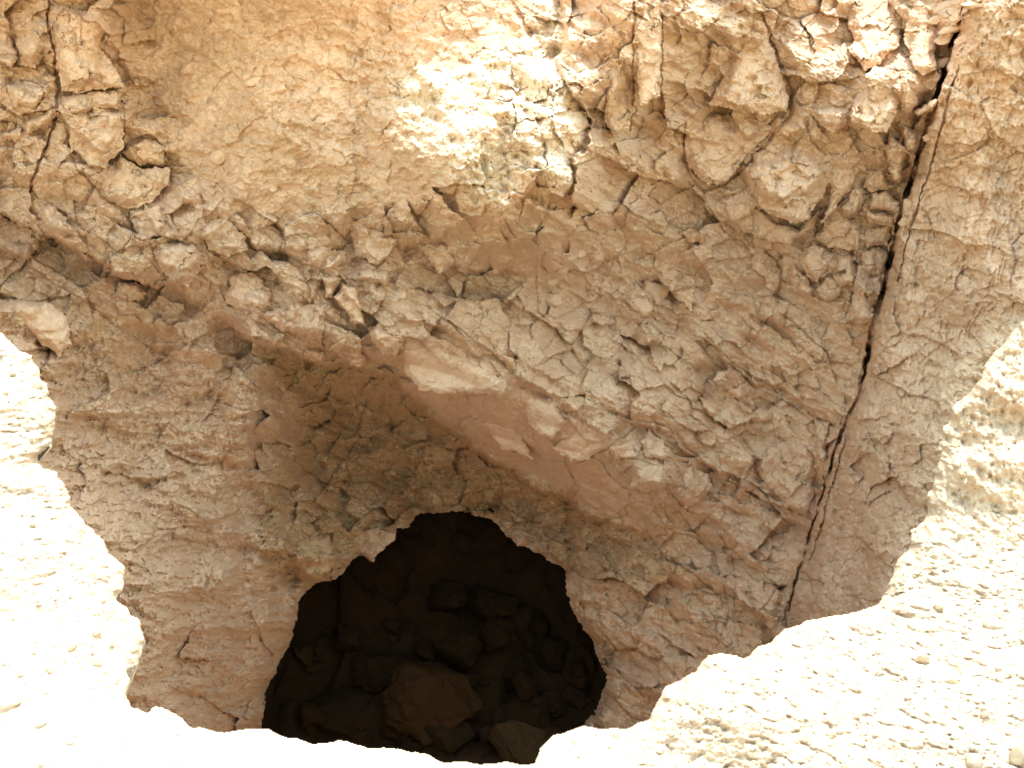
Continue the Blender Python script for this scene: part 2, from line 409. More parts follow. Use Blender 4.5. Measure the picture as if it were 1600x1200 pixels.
# --- fractures at several scales
def frac_layer(U_, V_, size, ang, asp, s, A, T, G, gw, rnd):
    wx, wy = wob(U_, V_, size * .15, size * 1.1, s + 900)
    e, off, tx, ty, dx, dy = voro(U_ + wx, V_ + wy, size, ang, asp, s)
    cm = sstep(.05, .45, perlin2(U_ / size * .8, V_ / size * .8, s + 77))
    h = off * A + (tx * dx + ty * dy) * T - G * cm * np.exp(-(e / gw) ** 2) - rnd * np.exp(-e / (size * .12))
    return h, cm * np.exp(-(e / 1.15) ** 2)
def mixw(*ws):
    return np.clip(sum(ws), 0, 1)
iso, iso_c = frac_layer(U, V, 78, .2, 1.25, 3, .050, .0034, .014, 1.3, .006)
dia, dia_c = frac_layer(U, V, 42, math.radians(34), 2.3, 9, .052, .0048, .012, 1.3, .006)
iso2, iso2_c = frac_layer(U, V, 33, -.3, 1.3, 15, .022, .0036, .006, 1.2, .003)
dia2, dia2_c = frac_layer(U, V, 19, math.radians(38), 2.0, 21, .017, .0042, .005, 1.2, .002)
ver2, ver2_c = frac_layer(U, V, 16, math.radians(80), 3.2, 27, .007, .0008, .002, 1.3, .002)
fin, fin_c = frac_layer(U, V, 12, .5, 1.4, 33, .0060, .0020, .001, 1.0, .0005)
fin2, fin2_c = frac_layer(U, V, 5.5, .2, 1.2, 39, .0014, .0006, 0, 1, .0003)
diag_w = mixw(W['ledge'] * .8, W['strata'], W['shoulder'])
smooth_w = np.clip(W['lintel'] * .6, 0, 1)
blk = (1 - .85 * W['conglo']) * (1 - .55 * W['slab']) * (1 - .35 * W['lowleft']) * (1 - smooth_w)
R += blk * (iso * (1 - diag_w) * (1 - .4 * W['alcove']) + dia * diag_w)
sub = (1 - .75 * W['conglo']) * (1 - .5 * W['slab']) * (1 - .85 * smooth_w)
R += sub * (iso2 * (1 - diag_w) * (1 - .7 * W['lowleft']) + dia2 * diag_w + ver2 * W['lowleft'])
R += fin * (1 - .6 * smooth_w) * (1 - .5 * W['slab']) + fin2 * (1 - .7 * smooth_w)
# chipped, layered edges: terraces following the bedding
def terrace(x, y, n, s, sharp=.22):
    t = fbm2(x, y, 5, s, .55) * n
    k = np.floor(t); return (k + sstep(0, sharp, t - k)) / n
ca, sa = math.cos(.5), math.sin(.5)
R += .13 * terrace(U / 110, V / 55, 5, 520) * (W['lowleft'] + .9 * W['alcove']) * (1 - .6 * W['slab'])
R += .065 * terrace((U * ca + V * sa) / 130, (-U * sa + V * ca) / 50, 5, 530) * np.clip(1 - W['lowleft'] - W['conglo'] * .7 - W['slab'] - smooth_w, 0, 1)
R += .014 * terrace(U / 34, V / 24, 4, 540) * (1 - .8 * smooth_w) * (1 - .6 * W['slab'])
CR = np.maximum(blk * np.where(diag_w > .5, dia_c, iso_c), sub * .8 * np.where(diag_w > .5, dia2_c, iso2_c * (1 - .6 * W['lowleft'])))
CR = np.clip(np.maximum(CR, .45 * fin_c * (1 - smooth_w) * (1 - .7 * W['slab'])), 0, 1)
# water-worn flutes beside the cave
R += .018 * perlin2(U / 26 + .6 * perlin2(U / 60, V / 90, 555), V / 260, 556) * soft([(240,780),(430,790),(470,930),(430,1300),(220,1300)], 30)
# broken rock in the hollow over the mouth
HW = soft([(330,520),(500,575),(630,600),(790,745),(930,850),(860,880),(700,800),(540,900),(400,760),(330,640)], 35)
R += HW * (1.3 * iso2 + .8 * dia2 + .035 * fbm2(U / 48, V / 40, 5, 590, .6) + .05 * terrace(U / 80, V / 34, 4, 595))
# rugged sunlit shoulder of the buttress and crumbly foot of the slab
R += LIT * (.085 * fbm2(U / 75, V / 75, 6, 560, .58) + .014 * ridge2(U / 16, V / 16, 4, 566, .6))
crumb = soft([(1462,600),(1540,520),(1620,470),(1750,470),(1750,950),(1370,980),(1400,860),(1440,760)], 30)
R += crumb * (.034 * fbm2(U / 50, V / 50, 5, 570, .6) + .012 * ridge2(U / 14, V / 14, 4, 576, .6))
# long ribs of the slab, parallel with the crack
cs, sn_ = math.cos(1.78), math.sin(1.78)
R += .055 * W['slab'] * terrace((U * cs + V * sn_) / 150, (-U * sn_ + V * cs) / 80, 3, 580, .2) * (1 - crumb)
# conglomerate: gravelly matrix with embedded pebbles
cg = fbm2(U / 30, V / 30, 5, 400, .6)
R += W['conglo'] * .012 * cg
e, off, tx, ty, dx, dy = voro(U, V, 26, .6, 1.5, 51)
R += np.maximum(W['conglo'], .6 * W['rubble']) * (off > .22) * .022 * np.clip(1 - np.exp(-e / 3.0) * 1.6, 0, 1)
# pitted slab
R += W['slab'] * (.026 * fbm2(U / 60, V / 80, 6, 430, .62) - .010 * np.clip(perlin2(U / 9, V / 9, 440) - .35, 0, 1) * 2 )
# weathering everywhere
R += .016 * fbm2(U / 120, V / 120, 3, 460) + .005 * fbm2(U / 34, V / 34, 4, 470, .55) * (1 - .5 * smooth_w)
R += .0016 * ridge2(U / 9, V / 9, 3, 480, .6) * (1 - .6 * smooth_w)
R += W['rubble'] * (.02 * fbm2(U / 25, V / 25, 5, 490, .65))
RS = R.copy()                       # face before cracks, used as seat for the blocks
R -= groove

# ---- distinct blocks standing out of the face
def crop(x0, y0, k, pts): return [(x0 + a / k, y0 + b / k) for a, b in pts]
BLOCKS = []
def B(pts, h, label, tint=None, tilt=(0, 0), rw=13, name='rock_block', group=None):
    BLOCKS.append((pts, h, label, tint, tilt, rw, name, group))
c5 = lambda p: crop(1100, 250, 4, p)
B(c5([(800,20),(1010,30),(940,150),(880,220),(840,290),(740,405),(728,385),(785,250),(790,150)]), .07, 'long narrow wedge of rock pointing down-left below the sunlit lumps', PALE, (-.0004,.0006), 8, 'rock_wedge')
B(c5([(870,290),(940,160),(1000,190),(1012,240),(960,350),(900,358),(865,325)]), .07, 'small rounded finger-like block between the long wedge and the crack column', PALE, (0,-.0003), 10)
B(c5([(1015,60),(1130,50),(1150,130),(1190,178),(1050,208),(1002,170)]), .06, 'topmost plain block in the stack beside the dark crack', PALE, (0,.0004))
B(c5([(1045,212),(1150,184),(1200,240),(1228,262),(1200,340),(1100,320),(1020,308)]), .08, 'stubby block with a jutting upper face beside the widest part of the crack', PALE, (.0002,-.0008), 8)
B(c5([(1020,318),(1197,348),(1180,412),(1018,400)]), .045, 'thin recessed brownish block under the jutting stub by the crack', BROWN, (0,.0004), 9)
B(c5([(1012,418),(1175,420),(1152,545),(1005,538)]), .055, 'square flat block above the round-faced block by the crack', PALE, (0,.0003), 9)
B(c5([(985,570),(1060,535),(1140,570),(1142,650),(1100,715),(1030,722),(983,680)]), .075, 'round-faced block like a disc, left of the dark crack', PALE, (0,0), 22)
B(c5([(942,742),(1100,728),(1112,800),(1062,900),(1052,1000),(980,1032),(910,1002),(908,900)]), .07, 'tallest block of the stack beside the crack, lowest in the row', PALE, (0,-.0002), 16)
B(c5([(692,480),(780,362),(985,360),(972,560),(850,562),(780,552)]), .05, 'broad fan-shaped block under the long wedge', PALE, (.0002,.0003), 12)
B(c5([(590,612),(690,502),(760,560),(832,582),(800,640),(700,770),(640,722)]), .06, 'ribbed diamond-shaped block below the fan-shaped block', PALE, (-.0003,.0003), 12)
B(c5([(520,690),(560,650),(640,722),(702,800),(660,862),(560,822)]), .06, 'blunt oval block left of the ribbed diamond block', PALE, (0,0), 14)
B(c5([(832,598),(952,602),(932,770),(850,792),(808,732)]), .06, 'hollow-faced upright block below the fan, left of the crack stack', PALE, (.0004,0), 9)
B(c5([(702,820),(770,722),(880,792),(842,862),(760,884)]), .065, 'rounded cobble-like block at the foot of the ribbed blocks', PALE, (0,0), 16)
B([(1180,238),(1230,222),(1280,246),(1302,262),(1290,300),(1262,342),(1245,352),(1205,338),(1180,312),(1166,280)], .11, 'large pale dome-shaped boulder with a small sunlit glint, embedded in the right cliff', PALE * 1.02, (0,.0005), 36, 'embedded_boulder')
B([(1122,310),(1160,296),(1176,316),(1208,345),(1246,358),(1288,318),(1272,356),(1232,384),(1180,372),(1140,345)], .05, 'curved shell of flaking rock wrapped under the dome-shaped boulder', PALE * .97, (0,0), 9, 'rock_shell')
c6 = lambda p: crop(1100, 0, 4, p)
B(c6([(1010,510),(1110,462),(1232,470),(1224,640),(1150,840),(1050,832),(920,764),(928,680),(960,600)]), .12, 'brightly sunlit rounded block hanging at upper right', PALE * 1.05, (-.0002,.0030), 22, 'sunlit_block')
B(c6([(640,662),(850,648),(912,680),(880,800),(800,832),(730,780)]), .08, 'small lump with sunlit streaks left of the hanging sunlit block', PALE, (.0002,.0024), 16, 'sunlit_block')
B(c6([(880,-60),(1230,-60),(1222,280),(1110,400),(1000,440),(890,300),(945,250),(900,150)]), .12, 'upper mass of ragged sunlit rock at the top right edge of the photo', PALE * 1.05, (0,.0030), 20, 'sunlit_block')
B(c6([(1300,-60),(1420,-30),(1470,200),(1440,440),(1375,478),(1285,380),(1245,220)]), .11, 'tooth-shaped smooth block, half sunlit and half shaded, beside the crack top', PALE, (-.0006,.0022), 24, 'rock_tooth')
B(c6([(1230,450),(1290,470),(1342,640),(1270,722),(1226,700)]), .06, 'shaded block under the tooth-shaped rock', PALE * .97, (.0003,0), 14)
B(c6([(1118,930),(1160,830),(1250,900),(1262,960),(1230,1142),(1178,1130)]), .08, 'narrow angular block with a notched top beside the crack', PALE, (-.0006,0), 7)
B(c6([(1232,770),(1342,822),(1310,952),(1250,940)]), .06, 'small triangular flake on the lip of the dark crack', PALE, (.0005,0), 7, 'rock_flake')
B(c6([(1310,700),(1440,612),(1468,640),(1430,690),(1330,730)]), .09, 'thin pointed flake jammed across the top of the crack', PALE * 1.03, (.0003,-.0003), 5, 'rock_flake')
B([(1068,228),(1080,195),(1120,176),(1190,186),(1210,200),(1165,246),(1140,284),(1105,290),(1078,264)], .07, 'broad pale block bounded by a curved crack, left of the dome-shaped boulder', PALE, (0,0), 24)
B([(1188,32),(1215,92),(1233,150),(1230,174),(1190,178),(1106,164),(1130,120),(1165,62)], .055, 'triangular fractured block above the broad pale block', PALE, (0,.0002), 18)
B([(948,106),(988,86),(988,175),(982,205),(962,213),(945,200)], .07, 'upright oblong block just right of the buttress edge', PALE, (0,0), 14)
B([(1004,-20),(1032,-20),(1033,60),(1030,150),(1000,170),(994,80)], .05, 'tall thin upright strip of rock near the top, right of the buttress', PALE, (0,0), 10, 'rock_strip')
c3 = lambda p: crop(400, 300, 4, p)
B(c3([(405,530),(545,538),(475,662),(440,662)]), .10, 'small pointed wedge hanging from the ledge, left of the pointed slab', PINK, (0,-.0008), 7, 'hanging_wedge')
B(c3([(488,662),(540,560),(632,600),(687,842),(610,822),(540,730)]), .11, 'pointed flat slab hanging over the alcove with a sharp shadow beside it', PINK, (-.0008,0), 6, 'hanging_slab')
B(c3([(690,850),(760,812),(862,860),(992,830),(880,1022),(800,1024),(728,940)]), .09, 'big tan block with a rounded chin under the slanting ledge', PINK, (-.0002,.0004), 14)
B(c3([(30,762),(200,702),(452,700),(412,930),(300,912),(150,862)]), .10, 'wide flat-bottomed block over the left end of the alcove', PALE, (.0003,-.0003), 14)
B(c3([(556,1004),(610,960),(692,1040),(652,1102),(580,1072)]), .08, 'small smooth five-sided block at the lowest tip of the ledge', PINK, (0,0), 9)
B(c3([(430,990),(560,890),(594,930),(540,1004)]), .06, 'small slanted block between the flat-bottomed block and the ledge tip', PINK, (0,.0004), 8)
B(c3([(318,372),(420,332),(560,380),(574,440),(450,492),(350,452)]), .08, 'knobbly finely cracked lump above the hanging wedge', PALE, (0,0), 18)
B(c3([(640,484),(720,470),(842,510),(830,592),(740,562),(640,545)]), .06, 'brick-like oblong block lying along the slanting ledge', PINK, (0,.0003), 8)
B(c3([(948,222),(1084,270),(1022,332),(950,282)]), .07, 'small lozenge block under the buttress bulge', PALE, (0,0), 9)
B(c3([(580,160),(730,232),(902,290),(842,400),(762,462),(640,402),(600,340)]), .08, 'large leaning block with a sloping pale face under the buttress', PALE, (.0003,0), 14)
B(c3([(1000,332),(1180,300),(1262,440),(1150,518),(1080,432)]), .08, 'tilted block above a dark slot in the ledge', PALE, (0,.0003), 8)
B(c3([(110,948),(300,960),(440,1004),(440,1072),(380,1072),(250,1012)]), .08, 'long low lip of rock at the upper edge of the alcove', PINK, (0,0), 9)
c2 = lambda p: crop(0, 300, 4, p)
B(c2([(1000,470),(948,380),(1000,312),(1200,320),(1272,380),(1250,480),(1180,600),(1080,562)]), .11, 'rounded nose-like boulder hanging over the shaded lower left wall', PALE, (0,-.0004), 22, 'hanging_boulder')
B(c2([(1250,200),(1400,150),(1540,270),(1552,370),(1420,412),(1310,372),(1248,280)]), .09, 'fist-shaped cracked lump right of the nose-like boulder', PALE, (0,0), 20)
B(c2([(800,122),(1000,82),(1024,180),(992,290),(870,302),(824,200)]), .05, 'smooth plain block with a sharp left edge above the nose-like boulder', PALE, (.0003,0), 8)
B(c2([(700,652),(740,562),(850,560),(912,630),(890,670),(790,692)]), .07, 'pale smooth block set in the shaded brown wall below the overhang', PALE, (0,0), 12)
B(c2([(1406,680),(1440,520),(1600,500),(1690,620),(1690,720),(1600,750),(1470,732)]), .09, 'rounded block at the left start of the slanting ledge', PINK, (0,0), 20)
B(c2([(250,100),(330,70),(420,170),(430,250),(380,280),(280,200)]), .05, 'oval block just above the dark diagonal overhang', PALE, (0,0), 14)
B(c2([(-60,120),(100,190),(220,240),(252,350),(172,432),(60,392),(-60,340)]), .08, 'jointed block at the left edge below the diagonal crack', PALE * .95, (0,0), 14)
B(c2([(-60,720),(120,670),(300,680),(440,800),(445,960),(372,1030),(300,980),(150,820),(40,800),(-60,760)]), .08, 'smooth grey rounded knob on the left wall above the sunlit rim', GREY, (.0003,0), 24, 'rounded_rock')
c1 = lambda p: crop(0, 0, 4, p)
B(c1([(40,560),(100,502),(290,530),(306,600),(200,682),(80,652)]), .07, 'rounded cushion-shaped block left of the vertical crack', PALE, (0,0), 16)
B(c1([(312,20),(700,100),(620,282),(740,450),(772,540),(500,582),(382,570),(344,300)]), .07, 'tall grey-faced block right of the vertical crack, highest in the left pillar', PALE * .6 + GREY * .4, (0,-.0002), 26)
B(c1([(384,600),(762,546),(750,680),(600,680),(430,722),(384,700)]), .06, 'thin horizontal band of rock across the left pillar', PALE, (0,0), 10)
B(c1([(430,742),(600,684),(752,704),(772,860),(782,920),(660,1050),(560,1040),(432,900)]), .08, 'large round-bellied block at the middle of the left pillar', PALE, (0,0), 28)
B(c1([(790,914),(900,862),(1032,910),(1026,1032),(870,1040),(752,952)]), .06, 'six-sided block on the right flank of the left pillar', PALE, (0,0), 10)
B(c1([(752,966),(870,1048),(1070,1046),(1052,1160),(960,1260),(800,1310),(620,1240),(530,1100),(664,1054)]), .075, 'large bulging block at the base of the left pillar', PALE, (0,-.0003), 24)
B(c1([(150,762),(362,664),(372,722),(260,802),(160,844)]), .05, 'slanted slab-like block left of the vertical crack', PALE, (0,0), 9)
B(c1([(10,824),(130,800),(152,850),(90,892),(10,856)]), .05, 'small pale oval block near the left edge', PALE * 1.05, (0,0), 9)
B(c1([(108,234),(290,204),(322,300),(220,424),(100,404)]), .06, 'grey rounded block at upper left beside a sunlit patch', GREY, (0,0), 16)
B(c1([(-60,150),(40,170),(80,250),(110,360),(80,430),(-60,380)]), .09, 'flaky sunlit corner of rock at the far upper left', PALE * 1.05, (-.0005,.0028), 10, 'sunlit_block')
c7 = lambda p: crop(900, 550, 4, p)
B(c7([(1200,582),(1350,540),(1490,562),(1502,700),(1484,900),(1440,1032),(1250,902),(1150,782),(1128,700)]), .08, 'big smooth-faced block tapering down, just left of the crack bottom', PALE * .95, (.0003,0), 16)
B(c7([(606,742),(700,690),(830,762),(852,860),(780,950),(690,972),(600,900)]), .085, 'round smooth boulder-like block at the right end of the ledge', BROWN * 1.05, (0,0), 24, 'embedded_boulder')
B(c7([(370,742),(500,682),(602,720),(562,840),(430,882),(330,852)]), .06, 'blunt double-lobed block left of the round ledge boulder', PINK, (0,0), 18)
B(c7([(328,270),(490,282),(540,300),(494,400),(400,394)]), .05, 'scoop-shaped chip with a shadowed hollow in the middle of the cliff', PALE * .95, (0,.0010), 7, 'rock_chip')
B(c7([(406,562),(460,470),(520,542),(602,630),(540,670),(440,662)]), .05, 'kite-shaped smooth block under the scoop-shaped chip', BROWN * 1.05, (0,0), 9)
B(c7([(200,592),(340,562),(402,660),(240,682)]), .05, 'flat diamond block left of the kite-shaped block', PINK, (0,0), 8)
B(c7([(756,272),(892,320),(884,390),(830,402)]), .05, 'small tongue-shaped block amid the diagonal strata', BROWN * 1.05, (0,0), 8)
B(c7([(1080,392),(1130,332),(1222,362),(1232,420),(1100,442)]), .06, 'small pale-topped lump amid the diagonal strata', BROWN, (0,-.0004), 10)
B(c7([(1480,420),(1582,432),(1560,702),(1504,682)]), .06, 'slim upright sliver against the lower crack', PALE * .95, (0,0), 7, 'rock_sliver')
B(c7([(938,242),(1080,182),(1082,262),(1020,302),(960,262)]), .055, 'rounded wedge in the diagonal strata left of the crack', BROWN * 1.05, (0,0), 10)
c8 = lambda p: crop(560, 520, 4, p)
B(c8([(262,100),(440,22),(600,132),(932,300),(900,400),(600,380),(400,372),(284,250)]), .05, 'widest smooth pink-tan panel of the slanting lintel over the cave', PINK, (0,0), 12, 'lintel_panel')
B(c8([(632,472),(800,432),(942,502),(1082,760),(1102,802),(900,722),(740,582)]), .045, 'narrow smooth panel below the widest lintel panel', PINK, (0,0), 10, 'lintel_panel')
B(c8([(972,342),(1230,422),(1302,560),(1204,680),(1082,602)]), .05, 'smooth panel right of the widest lintel panel', PINK, (0,0), 12, 'lintel_panel')
B(c8([(1332,622),(1500,602),(1602,680),(1430,802),(1322,802),(1204,722)]), .05, 'lowest smooth lintel panel, at the right end of the row', PINK, (0,0), 12, 'lintel_panel')
c9 = lambda p: crop(400, 750, 2.667, p)
B(c9([(130,310),(230,240),(310,230),(340,330),(300,395),(240,430),(190,380)]), .06, 'smooth wedge of rock at the upper left corner of the cave mouth', OCHRE * 1.1, (0,0), 10)
B(c9([(310,330),(420,210),(480,200),(585,215),(580,245),(500,320),(470,335),(420,300),(345,400)]), 0.02, 'ragged orange lip of rock hanging at the cave mouth', ORANGE * .8, (0,0), 9, 'rock_lip')
B([(1060,362),(1078,352),(1104,370),(1100,384),(1078,380)], .05, 'flat reddish fragment lodged in the grey rubble of the cliff', np.array([.55,.28,.16]), (0,0), 5, 'red_fragment')

# sockets: the face drops back a little around every block
sock = np.full(fU.shape, -99.0)
for bk in BLOCKS:
    p = np.array(bk[0], float); i0, i1 = np.searchsorted(FU, [p[:, 0].min() - 50, p[:, 0].max() + 50]); j0, j1 = np.searchsorted(FV_, [p[:, 1].min() - 50, p[:, 1].max() + 50])
    sl = (slice(j0, j1), slice(i0, i1)); sock[sl] = np.maximum(sock[sl], poly_sdf(bk[0], fU[sl], fV[sl]))
SOCK = .012 * sstep(-14, -2, sample(sock)) * (1 - .7 * smooth_w)
# ---- cave mouth
MOUTH = [(490,913),(508,910),(524,904),(538,890),(550,874),(561,866),(580,876),(595,859),(617,840),(621,827),(640,821),(650,806),(659,801),(680,800),(700,799),(720,800),(737,802),(769,812),(790,832),(809,853),(831,857),(854,870),(884,894),(887,915),(891,941),(904,971),(925,997),(934,1024),(949,1057),(942,1085),(936,1102),(914,1129),(890,1190),(880,1290),(440,1290),(405,1200),(407,1140),(411,1110),(422,1061),(437,1035),(449,1012),(462,975),(467,937),(478,922)]
ms = np.full(U.shape, -400.0)
i0, i1 = np.searchsorted(us, [330, 1030]); j0, j1 = np.searchsorted(vs, [720, 1400]); sl = (slice(j0, j1), slice(i0, i1))
ms[sl] = poly_sdf(MOUTH, (U + w5 * 1.4 + w3 * .6)[sl], (V + w6 * 1.4 + w4 * .6)[sl])
R -= .24 * np.exp(-np.clip(-ms, 0, None) / 46) + .07 * np.exp(-np.clip(-ms, 0, None) / 8)
D = D0 - R

RS = R + groove                     # seat of the blocks: the face without cracks
R -= SOCK
D = D0 - R
# ---- colours
def region_tint():
    t = np.broadcast_to(PALE, U.shape + (3,)).copy()
    def put(w, c):
        nonlocal t
        t = t * (1 - w[..., None]) + c * w[..., None]
    n = fbm2(U / 90, V / 90, 4, 600)
    put(.8 * sstep(330, 620, WV), BROWN)  # lower face lightened in colour where bounced light falls short
    put(.6 * W['strata'], BROWN); put(.7 * W['rubble'], GREY)
    put(.85 * W['lowleft'], BROWN)
    put(np.clip(W['conglo'] * (1 - sstep(0, 160, WV * -1 + 90) * .5) * (.75 + n * .8), 0, 1), ORANGE)
    gul = soft([(175,-100),(260,-100),(290,200),(300,330),(250,260),(200,160)], 25)
    put(.9 * gul, ORANGE * .92)
    put(W['ledge'] * np.clip(.6 + n, 0, 1), ORANGE * .5 + PINK * .5)
    put(W['lintel'], PINK)
    put(W['alcove'], OCHRE); put(.5 * W['shoulder'], OCHRE * .5 + BROWN * .5)
    put(.7 * W['slab'], ORANGE * .45 + PALE * .55)
    put(W['slab'] * np.clip(n * 1.2 - .1, 0, .7), ORANGE)
    put(np.clip(-n * 1.3 - .15, 0, .5) * (1 - W['alcove']), GREY)
    nearg = sstep(2.9, 2.3, Ybase) * sstep(500, 700, V)
    put(.7 * sstep(.2, 1.0, LIT + .5 * n), np.array([.84, .73, .59])); put(.55 * crumb, np.array([.80, .66, .49]))  # LIT tint paints the buttress sun patch paler than its rock
    put(nearg, GROUND * .95)
    spots = np.clip(perlin2(U / 11, V / 13, 620) - .42, 0, 1) * 2.2 * np.maximum(W['slab'], .6 * W['conglo'])
    t = t * (1 - .35 * np.clip(spots, 0, 1))[..., None]
    return t * (1 - .28 * CR)[..., None]
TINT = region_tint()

P = world(U, V, D)
ny, nx = U.shape
vid = np.arange(ny * nx).reshape(ny, nx)
quads = np.stack([vid[1:, :-1], vid[1:, 1:], vid[:-1, 1:], vid[:-1, :-1]], -1)
inm = ms > 0
hole = inm[1:, :-1] & inm[1:, 1:] & inm[:-1, 1:] & inm[:-1, :-1]
def sd_lab(k): return region_sd(k)[:-1, :-1] > 0
lab = np.zeros(hole.shape, int)
lab[sd_lab('column')] = 2
lab[sd_lab('buttress')] = 1
lab[sd_lab('ledge') & (lab == 0)] = 3
lab[sd_lab('slab')] = 4
lab[sd_lab('shoulder') & (lab == 0)] = 5
lab[hole] = -1
lab[sample(poly_sdf(RIM, fU, fV))[:-1, :-1] > 200] = -1
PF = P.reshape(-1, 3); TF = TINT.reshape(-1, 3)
def cliff_piece(k, name):
    q = quads[lab == k].reshape(-1, 4)
    v, f, t = compact(PF, q, TF)
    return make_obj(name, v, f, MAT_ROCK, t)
tag(cliff_piece(0, 'cliff'), 'shaded tan cliff of cracked limestone rising behind the pit and around the cave mouth', 'cliff', kind='structure')
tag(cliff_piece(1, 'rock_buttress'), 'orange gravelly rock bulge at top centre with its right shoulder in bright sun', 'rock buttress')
tag(cliff_piece(2, 'rock_column'), 'pale rounded rock pillar at upper left split by a vertical crack', 'rock pillar')
tag(cliff_piece(3, 'rock_ledge'), 'overhanging slanting ledge of broken pinkish blocks above the cave alcove', 'rock ledge')
tag(cliff_piece(4, 'rock_slab'), 'big smooth orange-tan slab right of the long dark crack, pitted and unbroken', 'rock slab')
tag(cliff_piece(5, 'rock_shoulder'), 'smooth slanting rock shoulder right of the dark cave mouth, streaked diagonally', 'rock shoulder')

# ---- the blocks themselves
def build_block(pts, h, label, tint, tilt, rw, name, group, i):
    p = np.array(pts, float); x0, y0 = p.min(0) - 14; x1, y1 = p.max(0) + 14
    st = 1.15
    bu = np.arange(x0, x1, st); bv = np.arange(y0, y1, st)
    Ub, Vb = np.meshgrid(bu, bv)
    a, b = wob(Ub, Vb, 3.2, 24, 1000 + i); a2, b2 = wob(Ub, Vb, 1.6, 7, 1300 + i)
    s = poly_sdf(pts, Ub + a + a2, Vb + b + b2)
    base = bil(D0 - RS, us, vs, Ub, Vb)
    # seat: smoothed local face
    cx, cy = p.mean(0)
    sb = base.copy()
    for _ in range(14):
        sb[1:-1, 1:-1] = (sb[1:-1, 1:-1] * 2 + sb[:-2, 1:-1] + sb[2:, 1:-1] + sb[1:-1, :-2] + sb[1:-1, 2:]) / 6
    med = np.median(base)
    sb = np.clip(sb, med - .09, med + .09)
    lowpass = med * .5 + sb * .5
    prof = 1 - (1 - np.clip(s * (1 + .45 * perlin2(Ub / 16, Vb / 16, 210 + i)) / (rw * .85), 0, 1)) ** 1.7
    e, off, tx, ty, dx, dy = voro(Ub + 4 * a, Vb + 4 * b, 30, .4 + i, 1.3, 60 + i % 20)
    cm = sstep(-.1, .5, perlin2(Ub / 40, Vb / 40, 90 + i))
    sm = .35 if name in ('lintel_panel', 'rounded_rock') else 1.0
    det = sm * (.010 * off + (tx * dx + ty * dy) * .0020 - .008 * cm * np.exp(-(e / 1.3) ** 2)) + .004 * sm * fbm2(Ub / 30, Vb / 30, 5, 140 + i, .6)
    ck = cm * np.exp(-(e / 1.15) ** 2) * sm
    e, off, tx, ty, dx, dy = voro(Ub + 3 * a2, Vb + 3 * b2, 11, .9 * i, 1.4, 80 + i % 20)
    det += sm * (.0045 * off + (tx * dx + ty * dy) * .0014) + .0016 * ridge2(Ub / 7, Vb / 7, 3, 160 + i, .6) * (.4 + .6 * sm)
    rel = 1.05 * h * (.3 + .7 * prof) + tilt[0] * (Ub - cx) + tilt[1] * (Vb - cy) + det * np.clip(s / 5, .2, 1)
    Db = lowpass - rel
    inside = s > 0
    nyb, nxb = Ub.shape
    idb = np.arange(nyb * nxb).reshape(nyb, nxb)
    q = np.stack([idb[1:, :-1], idb[1:, 1:], idb[:-1, 1:], idb[:-1, :-1]], -1)
    m = inside[1:, :-1] & inside[1:, 1:] & inside[:-1, 1:] & inside[:-1, :-1]
    f = q[m]
    V3 = world(Ub, Vb, Db).reshape(-1, 3)
    Vk = world(Ub + (Ub - cx) * -.04, Vb + (Vb - cy) * -.04, lowpass + .10).reshape(-1, 3)
    # rim edges -> side walls going back into the face
    ed = np.concatenate([f[:, [0, 1]], f[:, [1, 2]], f[:, [2, 3]], f[:, [3, 0]]])
    n = len(V3)
    key = ed[:, 0] * n + ed[:, 1]; rkey = ed[:, 1] * n + ed[:, 0]
    bd = ed[~np.isin(key, rkey)]
    side = np.stack([bd[:, 1], bd[:, 0], bd[:, 0] + n, bd[:, 1] + n], -1)
    tb = bil_tint(Ub, Vb)
    if tint is not None: tb = tb * .7 + np.asarray(tint) * .3
    tb = tb * (1 + .10 * (rng.random() - .5))
    tb = tb * (1 - .28 * ck)[..., None]
    tb = np.clip(tb, 0, .85).reshape(-1, 3)
    v, f2, t2 = compact(np.concatenate([V3, Vk]), np.concatenate([f, side]), np.concatenate([tb, tb * .85]))
    o = make_obj(name, v, f2, MAT_ROCK, t2)
    tag(o, label, 'rock', group)
def bil_tint(Ub, Vb):
    return np.stack([bil(TINT[..., k], us, vs, Ub, Vb) for k in range(3)], -1)
for i, bk in enumerate(BLOCKS):
    build_block(*bk, i)

# ------------------------------------------------------------------ CAVE chamber
mp = np.array(MOUTH, float); q = np.roll(mp, -1, 0)
pts = []
for a, b in zip(mp, q):
    n = max(1, int(np.hypot(*(b - a)) / 3)); t = np.arange(n) / n
    pts.append(a + (b - a) * t[:, None])
mp = np.concatenate(pts)
cc = np.array([690., 1000.])
lp = mp + (mp - cc) / np.linalg.norm(mp - cc, axis=1)[:, None] * 7
dl = bil(D, us, vs, lp[:, 0], lp[:, 1])
dl = np.minimum(dl, 7.4) + .07
B0 = world(lp[:, 0], lp[:, 1], dl)
ctr = B0.mean(0); ax = np.array([0, 1.0, -.22]); ax /= np.linalg.norm(ax)
tt = np.concatenate([np.linspace(0, 1.7, 70), np.linspace(1.72, 2.2, 50)])
rings = []
for t in tt:
    sc = np.interp(t, [0, .3, .8, 1.3, 1.75, 2.0, 2.2], [1.0, .97, 1.06, 1.15, 1.0, .6, .02])
    rel = B0 - ctr; rel = rel - (rel @ ax)[:, None] * ax * sstep(.2, 1.1, np.array(t))
    rings.append(ctr + rel * sc + ax * t)
G = np.array(rings)
nr, nb = G.shape[:2]
dis = fbm3(G * 2.2, 5, 5, .55) * .22 * sstep(.15, .8, tt)[:, None]
crd = ctr + ax * tt[:, None]
outw = G - crd[:, None, :]; outw /= np.linalg.norm(outw, axis=-1)[..., None] + 1e-6
